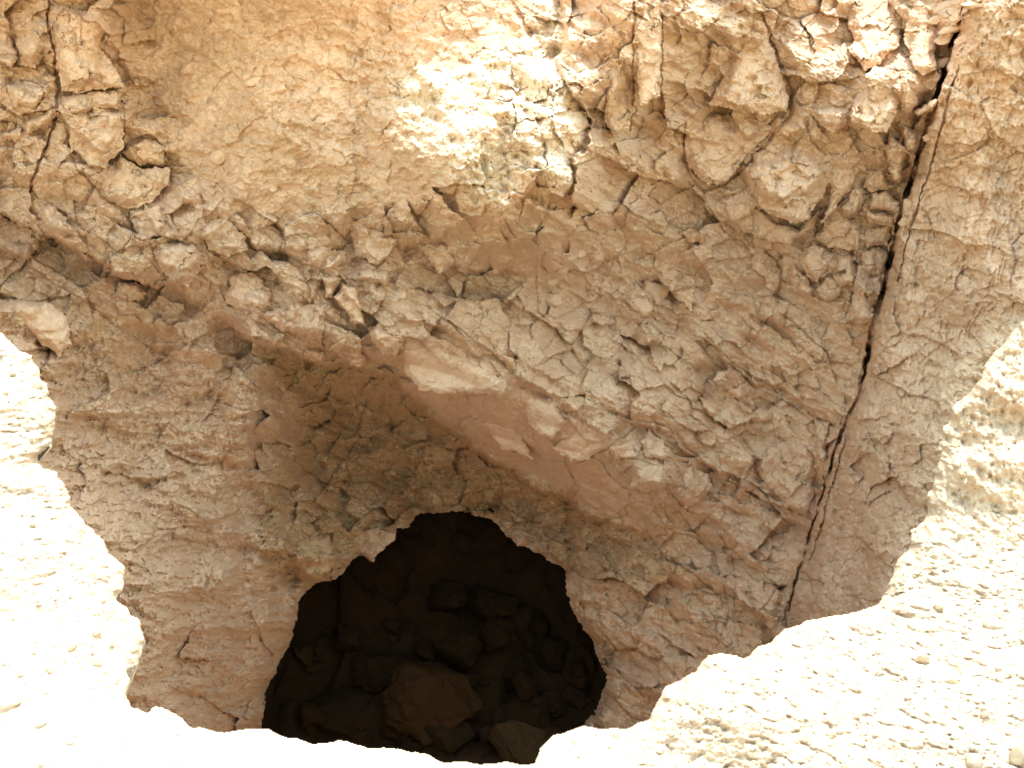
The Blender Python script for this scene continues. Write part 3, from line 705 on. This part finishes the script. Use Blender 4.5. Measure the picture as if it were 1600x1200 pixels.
G = G + (outw * .7 + ax * .7 * sstep(1.2, 1.9, tt)[:, None, None]) * dis[..., None]
ids = np.arange(nr * nb).reshape(nr, nb); idn = np.roll(ids, -1, 1)
fq = np.stack([ids[:-1], idn[:-1], idn[1:], ids[1:]], -1).reshape(-1, 4)
GV = G.reshape(-1, 3)
tc = np.broadcast_to(np.array([.042, .026, .012]), GV.shape)  # chamber walls coloured almost black to stand in for cave shade
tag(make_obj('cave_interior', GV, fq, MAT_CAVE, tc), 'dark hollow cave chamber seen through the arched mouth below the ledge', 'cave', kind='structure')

# ------------------------------------------------------------------ pit floor
def floor_z(x, y):
    x = np.asarray(x, float); y = np.asarray(y, float)
    e, off, tx, ty, dx, dy = voro(x + .05 * perlin2(x * 5, y * 5, 71), y + .05 * perlin2(x * 5, y * 5, 72), .26, .4, 1.3, 73)
    e2, off2, tx2, ty2, dx2, dy2 = voro(x, y, .10, 1.1, 1.3, 74)
    b = sstep(4.6, 5.3, y) * (.16 * off + (tx * dx + ty * dy) * .9 - .03 * np.exp(-e / .02)) + .03 * off2 + (tx2 * dx2 + ty2 * dy2) * .5
    return -3.75 + .85 * np.clip(y - 5.3, 0, 1.6) + .08 * fbm2(x * 1.3, y * 1.3, 5, 70) + .015 * fbm2(x * 9, y * 9, 4, 75) + .15 * np.clip(-x - .3, 0, 1) * sstep(5.0, 5.4, y) + b
fx = np.arange(-2.6, 2.6, .014); fy = np.arange(.6, 7.8, .014)
FX, FY = np.meshgrid(fx, fy)
FV = np.stack([FX, FY, floor_z(FX, FY)], -1).reshape(-1, 3)
ids = np.arange(FX.size).reshape(FX.shape)
fq = np.stack([ids[:-1, :-1], ids[:-1, 1:], ids[1:, 1:], ids[1:, :-1]], -1).reshape(-1, 4)
tag(make_obj('pit_floor', FV, fq, MAT_CAVE, PALE * (1 - sstep(4.2, 5.0, FV[:, 1])[:, None] * np.array([.955, .965, .978]))), 'dusty brown floor at the bottom of the pit running into the cave', 'pit floor', kind='structure')  # colour falls to near black going in, painting the cave's shade

# ------------------------------------------------------------------ foreground GROUND with the pit rim
gus = axis(-24, 1624, 1.6, -680, 2250); gvs = axis(470, 1204, 1.6, 250, 1800)
GU, GVv = np.meshgrid(gus, gvs)
kl = .45 + .9 * sstep(330, 200, GU) + .5 * sstep(950, 1100, GU)
gw1, gw2 = 12 * kl * fbm2(GU / 60, GVv / 60, 2, 800), 12 * kl * fbm2(GU / 60, GVv / 60, 2, 805)
gw3, gw4 = fbm2(GU / 19, GVv / 19, 3, 830, .4), fbm2(GU / 19, GVv / 19, 3, 835, .4); kk = 1.2 + 3.6 * sstep(330, 200, GU) + 2.2 * sstep(950, 1100, GU); gw3 = gw3 * kk; gw4 = gw4 * kk
gs = poly_sdf(RIM, GU + gw1 + gw3, GVv + gw2 + gw4)
def ground_shape(X, Y):
    """lie of the land: flat by the camera, falling gently to the right, with a bank beyond"""
    bank = 1.15 * .10 * np.log1p(np.exp(np.clip((Y - 2.45 - .10 * (X - 1.0)) / .10, -30, 30))) * sstep(.70, 1.0, X)
    return -.28 * sstep(.15, .9, X) * np.clip(Y - 1.4, 0, 1.1) + np.minimum(bank, .9) + .05 * sstep(-.5, -1.4, X)
zt = np.zeros_like(GU)
for _ in range(40):                                  # where each line of sight meets the land
    dg = d_of_z(zt, GVv); Pg = world(GU, GVv, dg); X, Y = Pg[..., 0], Pg[..., 1]
    zt = np.clip(zt + .25 * (ground_shape(X, Y) - zt), -.9, 1.0)
rough_right = sstep(.0, .35, X) ; rough_left = .8 * sstep(-.2, -.7, X) * sstep(1.7, 2.1, Y)
rim_r = np.exp(-np.clip(gs, 0, None) / 70)
rr = .05 * fbm2(X * 2.2, Y * 2.2, 3, 850)
rr += .0019 * fbm2(X * 45, Y * 45, 5, 870, .68) * (1 + 1.0 * rough_right + 1.2 * rough_left)
rr += .006 * fbm2(X * 9, Y * 9, 3, 880, .5) * (.5 + rough_right * .7 + rough_left * .8)
e, off, tx, ty, dx, dy = voro(X * 1000 + 9 * gw3, Y * 1000 + 9 * gw4, 26, .5, 1.3, 63)
rr += (off > .2) * .004 * np.clip(1 - 1.5 * np.exp(-e / 3.5), 0, 1) * sstep(-.1, .4, perlin2(X * 6, Y * 6, 890)) * (.35 + rough_right * .8 + rough_left * .8)
e, off, tx, ty, dx, dy = voro(X * 1000, Y * 1000, 60, .1, 1.5, 67)
rr += (off * .010 + (tx * dx + ty * dy) * .00035) * rim_r * (rough_right + rough_left) * .9
rr -= np.clip(ridge2(X * 16, Y * 16, 3, 895) - 1.05, 0, 1) * .016 * (rough_right + rough_left)
rr += (.02 * fbm2(X * 12, Y * 12, 4, 899, .6)) * rim_r * np.clip(rough_right + rough_left, 0, 1)
drop = (.09 * np.exp(-np.clip(gs, 0, None) / 30) + .03 * np.exp(-np.clip(gs, 0, None) / 8)) * (.35 + .65 * np.clip(rough_right + rough_left, 0, 1))
bk = sstep(2.35, 2.6, Y) * sstep(.7, .95, X)
rr += bk * (.050 * fbm2(X * 4.5 + Y * 2, zt * 7, 5, 905, .58) + .006 * ridge2(X * 26, zt * 26, 4, 907, .6))
dg = d_of_z(zt, GVv) - 1.35 * (rr - drop)
GP = world(GU, GVv, dg)
nyg, nxg = GU.shape
gi = np.arange(nyg * nxg).reshape(nyg, nxg)
gq = np.stack([gi[1:, :-1], gi[1:, 1:], gi[:-1, 1:], gi[:-1, :-1]], -1)
inm_g = gs > 0
gm = inm_g[1:, :-1] & inm_g[1:, 1:] & inm_g[:-1, 1:] & inm_g[:-1, :-1]
f = gq[gm]
GPf = GP.reshape(-1, 3); n = len(GPf)
ed = np.concatenate([f[:, [0, 1]], f[:, [1, 2]], f[:, [2, 3]], f[:, [3, 0]]])
bd = ed[~np.isin(ed[:, 0] * n + ed[:, 1], ed[:, 1] * n + ed[:, 0])]
gub = GU.ravel()[bd]; gvb = GVv.ravel()[bd]
inner = ((gub > gus[2]) & (gub < 1420) & (gvb < gvs[-3])).all(1)
bd = bd[inner]
levels = [0, .04, .12, .3, .6, 1.0, 1.6, 2.4, 3.9]
layers = [GPf]; sides = []
away = GPf - np.array([0.0, 3.2, 0]); away[:, 2] = 0; away /= np.linalg.norm(away, axis=1)[:, None] + 1e-9
for li, lv in enumerate(levels[1:]):
    Q = GPf + away * (.06 * min(lv * 4, 1) + .10 * lv)[None] if False else GPf + away * (.14 * min(lv * 6, 1) + .08 * lv)
    Q = Q - np.array([0, 0, lv])
    Q = Q + .05 * np.stack([perlin2(GPf[:, 0] * 6, GPf[:, 1] * 6 + lv * 5, 910 + k) for k in range(3)], -1) * min(lv * 4, 1)
    layers.append(Q)
    sides.append(np.stack([bd[:, 1] + n * li, bd[:, 0] + n * li, bd[:, 0] + n * (li + 1), bd[:, 1] + n * (li + 1)], -1))
gr_ = sstep(-.3, .2, GPf[:, 0])[:, None]
GT = GROUND * (1 - gr_) + np.array([.54, .415, .315]) * gr_
v, f2, t2 = compact(np.concatenate(layers), np.concatenate([f] + sides), np.concatenate([GT] * len(layers)))
tag(make_obj('ground', v, f2, MAT_GROUND, t2), 'blinding white sunlit ground and crumbling rim around the pit', 'ground', kind='structure')

# ------------------------------------------------------------------ surrounding desert and the top of the cliff
tx_ = np.arange(-40, 40.1, .4); ty_ = np.arange(-40, 60.1, .4)
TX, TY = np.meshgrid(tx_, ty_)
TZ = -.10 + .06 * fbm2(TX * .5, TY * .5, 4, 950)
side_up = sstep(1.6, 5.6, TY)
TZ = TZ + side_up * (1.55 + .12 * np.clip(TY - 5.6, 0, 40)) 
ids = np.arange(TX.size).reshape(TX.shape)
fq = np.stack([ids[:-1, :-1], ids[:-1, 1:], ids[1:, 1:], ids[1:, :-1]], -1)
cxm = TX[:-1, :-1] + .2; cym = TY[:-1, :-1] + .2
keep = ~((np.abs(cxm) < 3.0) & (cym > .9) & (cym < 5.9))
TV = np.stack([TX, TY, TZ], -1).reshape(-1, 3)
v, f2, t2 = compact(TV, fq[keep], np.broadcast_to(GROUND * .95, TV.shape))
tag(make_obj('desert_terrain', v, f2, MAT_GROUND, t2), 'open pale desert ground surrounding the pit and cliff top', 'terrain', kind='structure')
# plateau sheet from the top row of the face back to the terrain
top = P[0]; prof = [(0, 0), (.08, .05), (.3, .10), (.8, .16), (2.2, .3)]
cap = np.concatenate([top + np.array([0, a, b]) + (np.stack([np.zeros(nx), np.zeros(nx), .05 * perlin2(us / 60, np.full(nx, a * 3), 960)], -1) if a else 0) for a, b in prof])
ids = np.arange(len(cap)).reshape(len(prof), nx)
fq = np.stack([ids[:-1, :-1], ids[:-1, 1:], ids[1:, 1:], ids[1:, :-1]], -1).reshape(-1, 4)
tag(make_obj('cliff_top', cap, fq, MAT_ROCK, np.broadcast_to(PALE, cap.shape)), 'flat rock top of the cliff above the buttress', 'cliff top', kind='structure')

# ------------------------------------------------------------------ loose stones
def ico(sub):
    t = (1 + 5 ** .5) / 2
    v = [(-1,t,0),(1,t,0),(-1,-t,0),(1,-t,0),(0,-1,t),(0,1,t),(0,-1,-t),(0,1,-t),(t,0,-1),(t,0,1),(-t,0,-1),(-t,0,1)]
    f = [(0,11,5),(0,5,1),(0,1,7),(0,7,10),(0,10,11),(1,5,9),(5,11,4),(11,10,2),(10,7,6),(7,1,8),(3,9,4),(3,4,2),(3,2,6),(3,6,8),(3,8,9),(4,9,5),(2,4,11),(6,2,10),(8,6,7),(9,8,1)]
    v = [np.array(a) / np.linalg.norm(a) for a in v]
    for _ in range(sub):
        mid = {}; nf = []
        def md(a, b):
            k = (min(a, b), max(a, b))
            if k not in mid:
                m = v[a] + v[b]; v.append(m / np.linalg.norm(m)); mid[k] = len(v) - 1
            return mid[k]
        for a, b, c in f:
            x, y, z = md(a, b), md(b, c), md(c, a)
            nf += [(a, x, z), (b, y, x), (c, z, y), (x, y, z)]
        f = nf
    return np.array(v), np.array(f)
ICO5 = ico(5); ICO4 = ico(4); ICO3 = ico(3); ICO2 = ico(2)
def stone_verts(seed, ic, planes=9, cut=.72, rough=.05):
    r = np.random.default_rng(seed)
    v = ic[0].copy()
    for _ in range(planes):
        nrm = r.normal(size=3); nrm /= np.linalg.norm(nrm)
        o = cut + (1 - cut) * r.random() * .7
        dd = v @ nrm - o
        v = v - np.clip(dd, 0, None)[:, None] * nrm * .93
    v = v * (1 + rough * fbm3(v * 1.7 + seed, 5, seed % 50, .6))[:, None]
    return v
def stone(name, loc, size, seed, tint, label, cat, mat=MAT_STONE, rot=0, group=None, ic=ICO4, cut=.72, planes=9, sink=.25, tiltx=0, rough=.05):
    v = stone_verts(seed, ic, planes, cut, rough) * (np.asarray(size) / 2)
    ct, st = math.cos(tiltx), math.sin(tiltx)
    v = v @ np.array([[1, 0, 0], [0, ct, st], [0, -st, ct]])
    c, s = math.cos(rot), math.sin(rot)
    v = v @ np.array([[c, s, 0], [-s, c, 0], [0, 0, 1]])
    v[:, 2] -= v[:, 2].min() + sink * size[2]
    o = make_obj(name, v + np.asarray(loc), ic[1], mat, np.broadcast_to(np.asarray(tint), v.shape), smooth=True)
    tag(o, label, cat, group)
    return o
def ground_at(u, v):
    d = bil(dg, gus, gvs, np.array([u], float), np.array([v], float))
    return world(np.array([u], float), np.array([v], float), d)[0], d[0]

STONES = [  # u, v, width px, height ratio, tint, label
 (1440,1036,24,.75,(.42,.30,.18),'brown rounded stone lying alone on the white ground, right of the pit'),
 (1553,980,36,.40,(.62,.52,.42),'flat grey flake-like stone casting a dark shadow at the right edge'),
 (1489,1068,19,.55,(.52,.40,.26),'tan oblong pebble below and right of the brown rounded stone'),
 (1466,952,16,.65,(.52,.40,.26),'round tan pebble at the foot of the right-hand slope'),
 (1460,984,16,.5,(.66,.56,.44),'pale chip below the round tan pebble on the right'),
 (1508,1110,24,.35,(.62,.48,.42),'low pinkish stone between the oblong pebble and the triangular one'),
 (1538,1120,18,.8,(.60,.50,.38),'upright triangular stone near the right edge'),
 (1520,1196,36,.8,(.60,.50,.40),'pale cobble with a dark left side at the bottom edge, right'),
 (1594,1190,44,.9,(.58,.47,.35),'largest cobble, cut off by the bottom right corner'),
 (1332,1206,40,.5,(.66,.54,.42),'broad flat stone cut off by the bottom edge, right of centre'),
 (1560,1046,15,.6,(.62,.5,.38),'small stone close to the right edge, above the pinkish one'),
 (1240,1102,13,.6,(.6,.48,.36),'lone pebble on the bare white slope left of the brown rounded stone'),
 (66,1132,19,.5,(.70,.60,.48),'pale oblong pebble on the bright ground at lower left'),
 (110,1160,14,.5,(.70,.58,.46),'small pebble just right of the pale oblong pebble at lower left'),
 (116,1138,22,.25,(.72,.62,.50),'thin flat chip near the lower left pebbles'),
 (8,1102,52,.35,(.72,.58,.48),'wide low pinkish stone at the left edge of the bright ground'),
 (278,1148,9,.6,(.66,.54,.44),'tiny stone on the near rim in the lower left'),
 (64,1196,10,.7,(.7,.6,.45),'tiny stone at the bottom edge, lower left'),
 (60,606,20,.6,(.62,.48,.34),'rounded stone perched on the upper left rim of the pit'),
 (152,992,14,.6,(.66,.52,.38),'chipped stone on the left rim above the near edge'),
 (176,1010,10,.7,(.55,.40,.28),'dark little stone beside the chipped stone on the left rim'),
 (56,912,14,.5,(.68,.56,.42),'flat stone on the open part of the left slope'),
]
for k, (u, v_, w, hr, t, lb) in enumerate(STONES):
    p, d = ground_at(u, v_)
    s = w / F * d
    stone('stone' if w > 22 else 'pebble', p, (s, s * .75, s * hr), 100 + k, np.array(t) * .66, lb, 'stone', rot=rng.random() * 6.28, sink=.22)
# many small pebbles: nothing tells them apart
npb = 0; tries = 0
while npb < 90 and tries < 4000:
    tries += 1
    left = rng.random() < .33
    u, v_ = (rng.uniform(2, 215), rng.uniform(540, 1090)) if left else (rng.uniform(860, 1596), rng.uniform(800, 1196))
    if poly_sdf(RIM, np.array([u]), np.array([v_]))[0] < 12: continue
    if min(math.hypot(u - a[0], v_ - a[1]) for a in STONES) < 30: continue
    p, d = ground_at(u, v_)
    s = rng.uniform(6, 10.5) / F * d
    t = np.array([.44, .345, .25]) * rng.uniform(.7, 1.1)
    stone('small_pebble', p, (s, s * .8, s * rng.uniform(.45, .8)), 300 + npb, t, 'small pale pebble scattered on the sunlit crumbly ground around the pit', 'pebble', rot=rng.random() * 6, group='small pebbles on the sunlit ground', ic=ICO2, sink=.2)
    npb += 1
# clods breaking off the edge of the pit
nc = 0
while nc < 46:
    left = rng.random() < .4
    u, v_ = (rng.uniform(2, 240), rng.uniform(540, 1110)) if left else (rng.uniform(850, 1590), rng.uniform(500, 1190))
    sd_ = poly_sdf(RIM, np.array([u]), np.array([v_]))[0]
    if sd_ < 9 or sd_ > rng.uniform(12, 150): continue
    if min(math.hypot(u - a[0], v_ - a[1]) for a in STONES) < 26: continue
    p, d = ground_at(u, v_)
    s_ = rng.uniform(9, 24) / F * d
    stone('clod', p, (s_, s_ * rng.uniform(.55, .9), s_ * rng.uniform(.35, .6)), 2000 + nc, np.array([.52, .40, .29]) * rng.uniform(.75, 1.1), 'crumbly clod of pale earth breaking off the sunlit rim of the pit', 'clod', mat=MAT_STONE, rot=rng.random() * 6, group='clods along the pit rim', ic=ICO4, cut=.42, planes=16, sink=.3, rough=.13)
    nc += 1
# grit too fine to count: one mesh
ic1 = ico(1)
gu_ = rng.uniform(-20, 1620, 9000); gv_ = rng.uniform(520, 1200, 9000)
ok = (poly_sdf(RIM, gu_, gv_) > 6) & (rng.random(9000) < np.where((gu_ > 900) | ((gu_ < 215) & (gv_ < 1080)), 1.0, .25))
gu_, gv_ = gu_[ok][:2600], gv_[ok][:2600]
gd_ = bil(dg, gus, gvs, gu_, gv_); gp_ = world(gu_, gv_, gd_)
shapes = [stone_verts(900 + k, ic1, 5) * .5 * np.array([1, .8, .65]) for k in range(40)]
gv, gf = [], []
for k in range(len(gu_)):
    s_ = rng.uniform(1.6, 4.6) / F * gd_[k]
    a = rng.random() * 6.28; c, sn = math.cos(a), math.sin(a)
    gf.append(ic1[1] + k * len(ic1[0]))
    gv.append((shapes[k % 40] * s_) @ np.array([[c, sn, 0], [-sn, c, 0], [0, 0, 1]]) + gp_[k] + np.array([0, 0, s_ * .15]))
gv = np.concatenate(gv); gf = np.concatenate(gf)
tag(make_obj('gravel', gv, gf, MAT_STONE, np.broadcast_to(np.array([.43, .34, .25]), gv.shape), smooth=False), 'fine pale grit strewn over the sunlit ground', 'gravel', kind='stuff')

# boulders inside the cave, on its floor
def floor_hit(u, v):
    d = 5.0
    for _ in range(60):
        p = world(u, v, d); e_ = p[2] - floor_z(np.array(p[0]), np.array(p[1]))
        d += e_ * .8
    return world(u, v, d), d
CAVE = [  # u, v(base), w px, h px, label
 (684,1118,150,78,(.50,.30,.13),'large tilted orange slab of rock on the cave floor','fallen_slab',.5),
 (700,1168,74,48,(.46,.34,.20),'smooth pale rock leaning below the orange slab in the cave','fallen_rock',.3),
 (812,1182,86,62,(.62,.46,.28),'light angular boulder just inside the cave mouth, nearest the rim','fallen_boulder',.2),
 (720,1046,66,62,(.40,.28,.16),'squarish boulder behind the orange slab in the dark cave','fallen_boulder',.1),
 (778,1012,60,52,(.38,.27,.15),'round dim boulder right of the squarish one in the cave','fallen_boulder',.1),
 (800,1066,54,44,(.36,.25,.14),'small dim boulder at the right foot of the cave rubble','fallen_boulder',.2),
 (540,1120,110,40,(.42,.30,.18),'low rounded hump of rock on the left of the cave floor','fallen_rock',.1),
 (600,1060,90,42,(.36,.25,.14),'dark flat rock left of the squarish boulder in the cave','fallen_rock',.2),
 (860,1040,60,52,(.34,.24,.14),'dark boulder against the right side of the cave','fallen_boulder',.1),
 (765,960,74,52,(.36,.25,.14),'wide dim boulder high on the rubble at the back of the cave','fallen_boulder',.1),
 (700,945,60,46,(.34,.24,.14),'dim boulder at the back of the cave, left of the wide one','fallen_boulder',.1),
 (838,985,56,46,(.34,.24,.14),'dim boulder at the back right of the cave','fallen_boulder',.1),
]
for k, (u, v_, w, h, t, lb, nm, tl) in enumerate(CAVE):
    p, d = floor_hit(u, v_)
    if p[1] > 7.4:                          # high ones lie on the rubble heap at the back
        d = 7.9; p = world(u, v_, d)
    sx, sz = 1.2 * w / F * d, 1.1 * h / F * d
    stone(nm, p, (sx, sx * .8, sz * 1.15), 500 + k, np.array(t) * np.array([1.15, 1.0, .7]) * np.where(k in (0, 2), .085, .05), lb, 'boulder', mat=MAT_CAVE, rot=rng.uniform(-.5, .5), cut=.5, planes=12, sink=.12, tiltx=tl, rough=.15, ic=ICO5)  # tints scaled far down so the boulders carry the cave's dimness in colour

# cobbles set in the face
def face_at(u, v):
    d = bil(D, us, vs, np.array([u], float), np.array([v], float))[0]
    return world(u, v, d), d
BY = {o.name: o for o in COL.objects}
def set_stone(u, v, w, hr, tint, seed, name, label, cat, group=None, parent=None, flat=.7, sink=.35, roll=None):
    p, d = face_at(u, v)
    s_ = w / F * d
    vv = stone_verts(seed, ICO3, 12, .58, .12) * np.array([.5, .5 * flat, .5 * hr]) * s_
    a = rng.uniform(-.6, .6) if roll is None else roll
    c, sn = math.cos(a), math.sin(a)
    vv = vv @ np.array([[c, 0, sn], [0, 1, 0], [-sn, 0, c]])
    vv[:, 1] += s_ * flat * .5 * (sink * 2 - .55)
    tint = np.asarray(tint) * .35 + .62 * np.array([bil(TINT[..., q_], us, vs, np.array([u], float), np.array([v], float))[0] for q_ in range(3)])
    o = make_obj(name, vv + p, ICO3[1], MAT_ROCK, np.broadcast_to(np.asarray(tint), vv.shape))
    if parent is not None:
        o.parent = BY[parent]; o.location = o.location - BY[parent].location
        if label: o['label'] = label
    else: tag(o, label, cat, group)
    return o
k = 0
for u, v, w, hr, t in [(560,160,22,.8,PALE*1.1),(343,246,34,.7,GREY),(292,254,26,.6,GREY),(312,232,16,.5,PALE),(412,224,15,.4,PALE*1.1),(432,142,40,.5,GREY),(395,128,34,.4,GREY),(345,165,12,.4,PALE),
                       (295,105,36,.6,GREY),(305,135,30,.5,GREY),(520,250,40,.6,PALE),(505,188,26,.5,GREY),(375,292,22,.6,GREY),(455,300,24,.6,PALE),(560,295,30,.7,PALE),(270,190,14,.7,PALE),(610,210,24,.7,PALE)]:
    set_stone(u, v, w, hr, t * .97, 1500 + k, 'embedded_pebble', None, None, parent='rock_buttress', sink=.38); k += 1
for u, v, w, hr in [(930,398,30,.8),(985,384,34,.7),(1007,398,40,.5),(970,404,18,.8),(905,392,24,1.1),(968,506,24,1.2),(928,442,18,.7),(917,474,26,.8),(865,468,36,.7),(858,440,34,.6),(1022,455,46,.9),(955,575,30,.7),(1005,480,40,.8),(940,520,24,.6),(880,420,26,.8),(1046,430,30,.6)]:
    set_stone(u, v, w, hr, PALE * rng.uniform(.85, 1.0), 1500 + k, 'cobble', 'rough cobble stuck in the grey rubble patch right of the buttress foot', 'cobble', group='cobbles in the rubble patch'); k += 1
for u, v, w, hr, lb in [(1419,322,26,1.1,'rounded stone wedged in the widest part of the dark crack'),(1411,346,16,1.4,'small sliver wedged in the crack below the rounded wedged stone'),(1450,215,18,1.0,'stone lodged near the top of the dark crack')]:
    set_stone(u, v, w, hr, GREY * .75, 1500 + k, 'wedged_stone', lb, 'stone', flat=.9, sink=.15); k += 1
for u, v, w, hr in [(1478,8,46,.35),(1502,22,40,.4),(1490,44,50,.3),(1476,60,42,.35),(1508,60,36,.3),(1484,80,40,.35),(1520,8,40,.35),(1470,98,36,.4),(1465,30,36,.4)]:
    set_stone(u, v, w, hr, GREY * .85, 1500 + k, 'rock_flake', 'thin grey flake of rock piled in the gully at the top of the crack', 'rock flake', group='flakes in the gully', roll=rng.uniform(.1, .7), sink=.25); k += 1

# packed rubble of the cave floor
k = 0
while k < 36:
    u, v_ = rng.uniform(470, 930), rng.uniform(985, 1190)
    if poly_sdf(MOUTH, np.array([u]), np.array([v_]))[0] < 4: continue
    if min(math.hypot(u - a[0], (v_ - a[1] + a[3] * .5)) for a in CAVE) < 34: continue
    p, d = floor_hit(u, v_)
    sx = rng.uniform(24, 60) / F * d
    stone('rubble_rock', p, (sx, sx * .8, sx * rng.uniform(.6, .95)), 700 + k, np.array([.50, .28, .11]) * rng.uniform(.05, .075), 'dim angular rock in the packed rubble on the cave floor', 'rock', mat=MAT_CAVE, rot=rng.uniform(0, 6), cut=.5, planes=12, sink=.25, tiltx=rng.uniform(-.5, .5), rough=.15, group='packed rubble in the cave')  # rubble colour darkened to paint in the gloom of the cave
    k += 1

# ------------------------------------------------------------------ light, sky, camera
S = np.array([.12, .37, .90]); S /= np.linalg.norm(S)
el = math.asin(S[2]); az = math.atan2(S[0], S[1])
w = bpy.data.worlds.new('World'); scene.world = w; w.use_nodes = True
nt = w.node_tree; bg = nt.nodes['Background']
sky = nt.nodes.new('ShaderNodeTexSky'); sky.sky_type = 'NISHITA'; sky.sun_disc = False
sky.sun_elevation = el; sky.sun_rotation = az
sky.air_density = 3.9; sky.dust_density = 1.0; sky.ozone_density = .5
nt.links.new(sky.outputs[0], bg.inputs[0]); bg.inputs[1].default_value = .55
sl = bpy.data.lights.new('sun', 'SUN'); sl.energy = 5.0; sl.angle = math.radians(.53); sl.color = (1.0, .965, .91)
so = bpy.data.objects.new('sun', sl); COL.objects.link(so)
so.rotation_euler = Vector(-S).to_track_quat('-Z', 'Y').to_euler(); so.location = (0, 0, 12)

cam = bpy.data.cameras.new('camera'); co = bpy.data.objects.new('camera', cam); COL.objects.link(co)
co.location = CAM; co.rotation_euler = (math.pi / 2 - PITCH, 0, 0)
cam.sensor_width = 36.0; cam.lens = 36.0 * F / 1600.0; cam.clip_start = .05; cam.clip_end = 500
scene.camera = co
scene.view_settings.view_transform = 'Standard'; scene.view_settings.look = 'None'; scene.view_settings.exposure = 0
scene.render.engine = 'CYCLES'
scene.cycles.use_denoising = True
scene.cycles.denoising_prefilter = 'ACCURATE'
scene.cycles.max_bounces = 8; scene.cycles.diffuse_bounces = 5
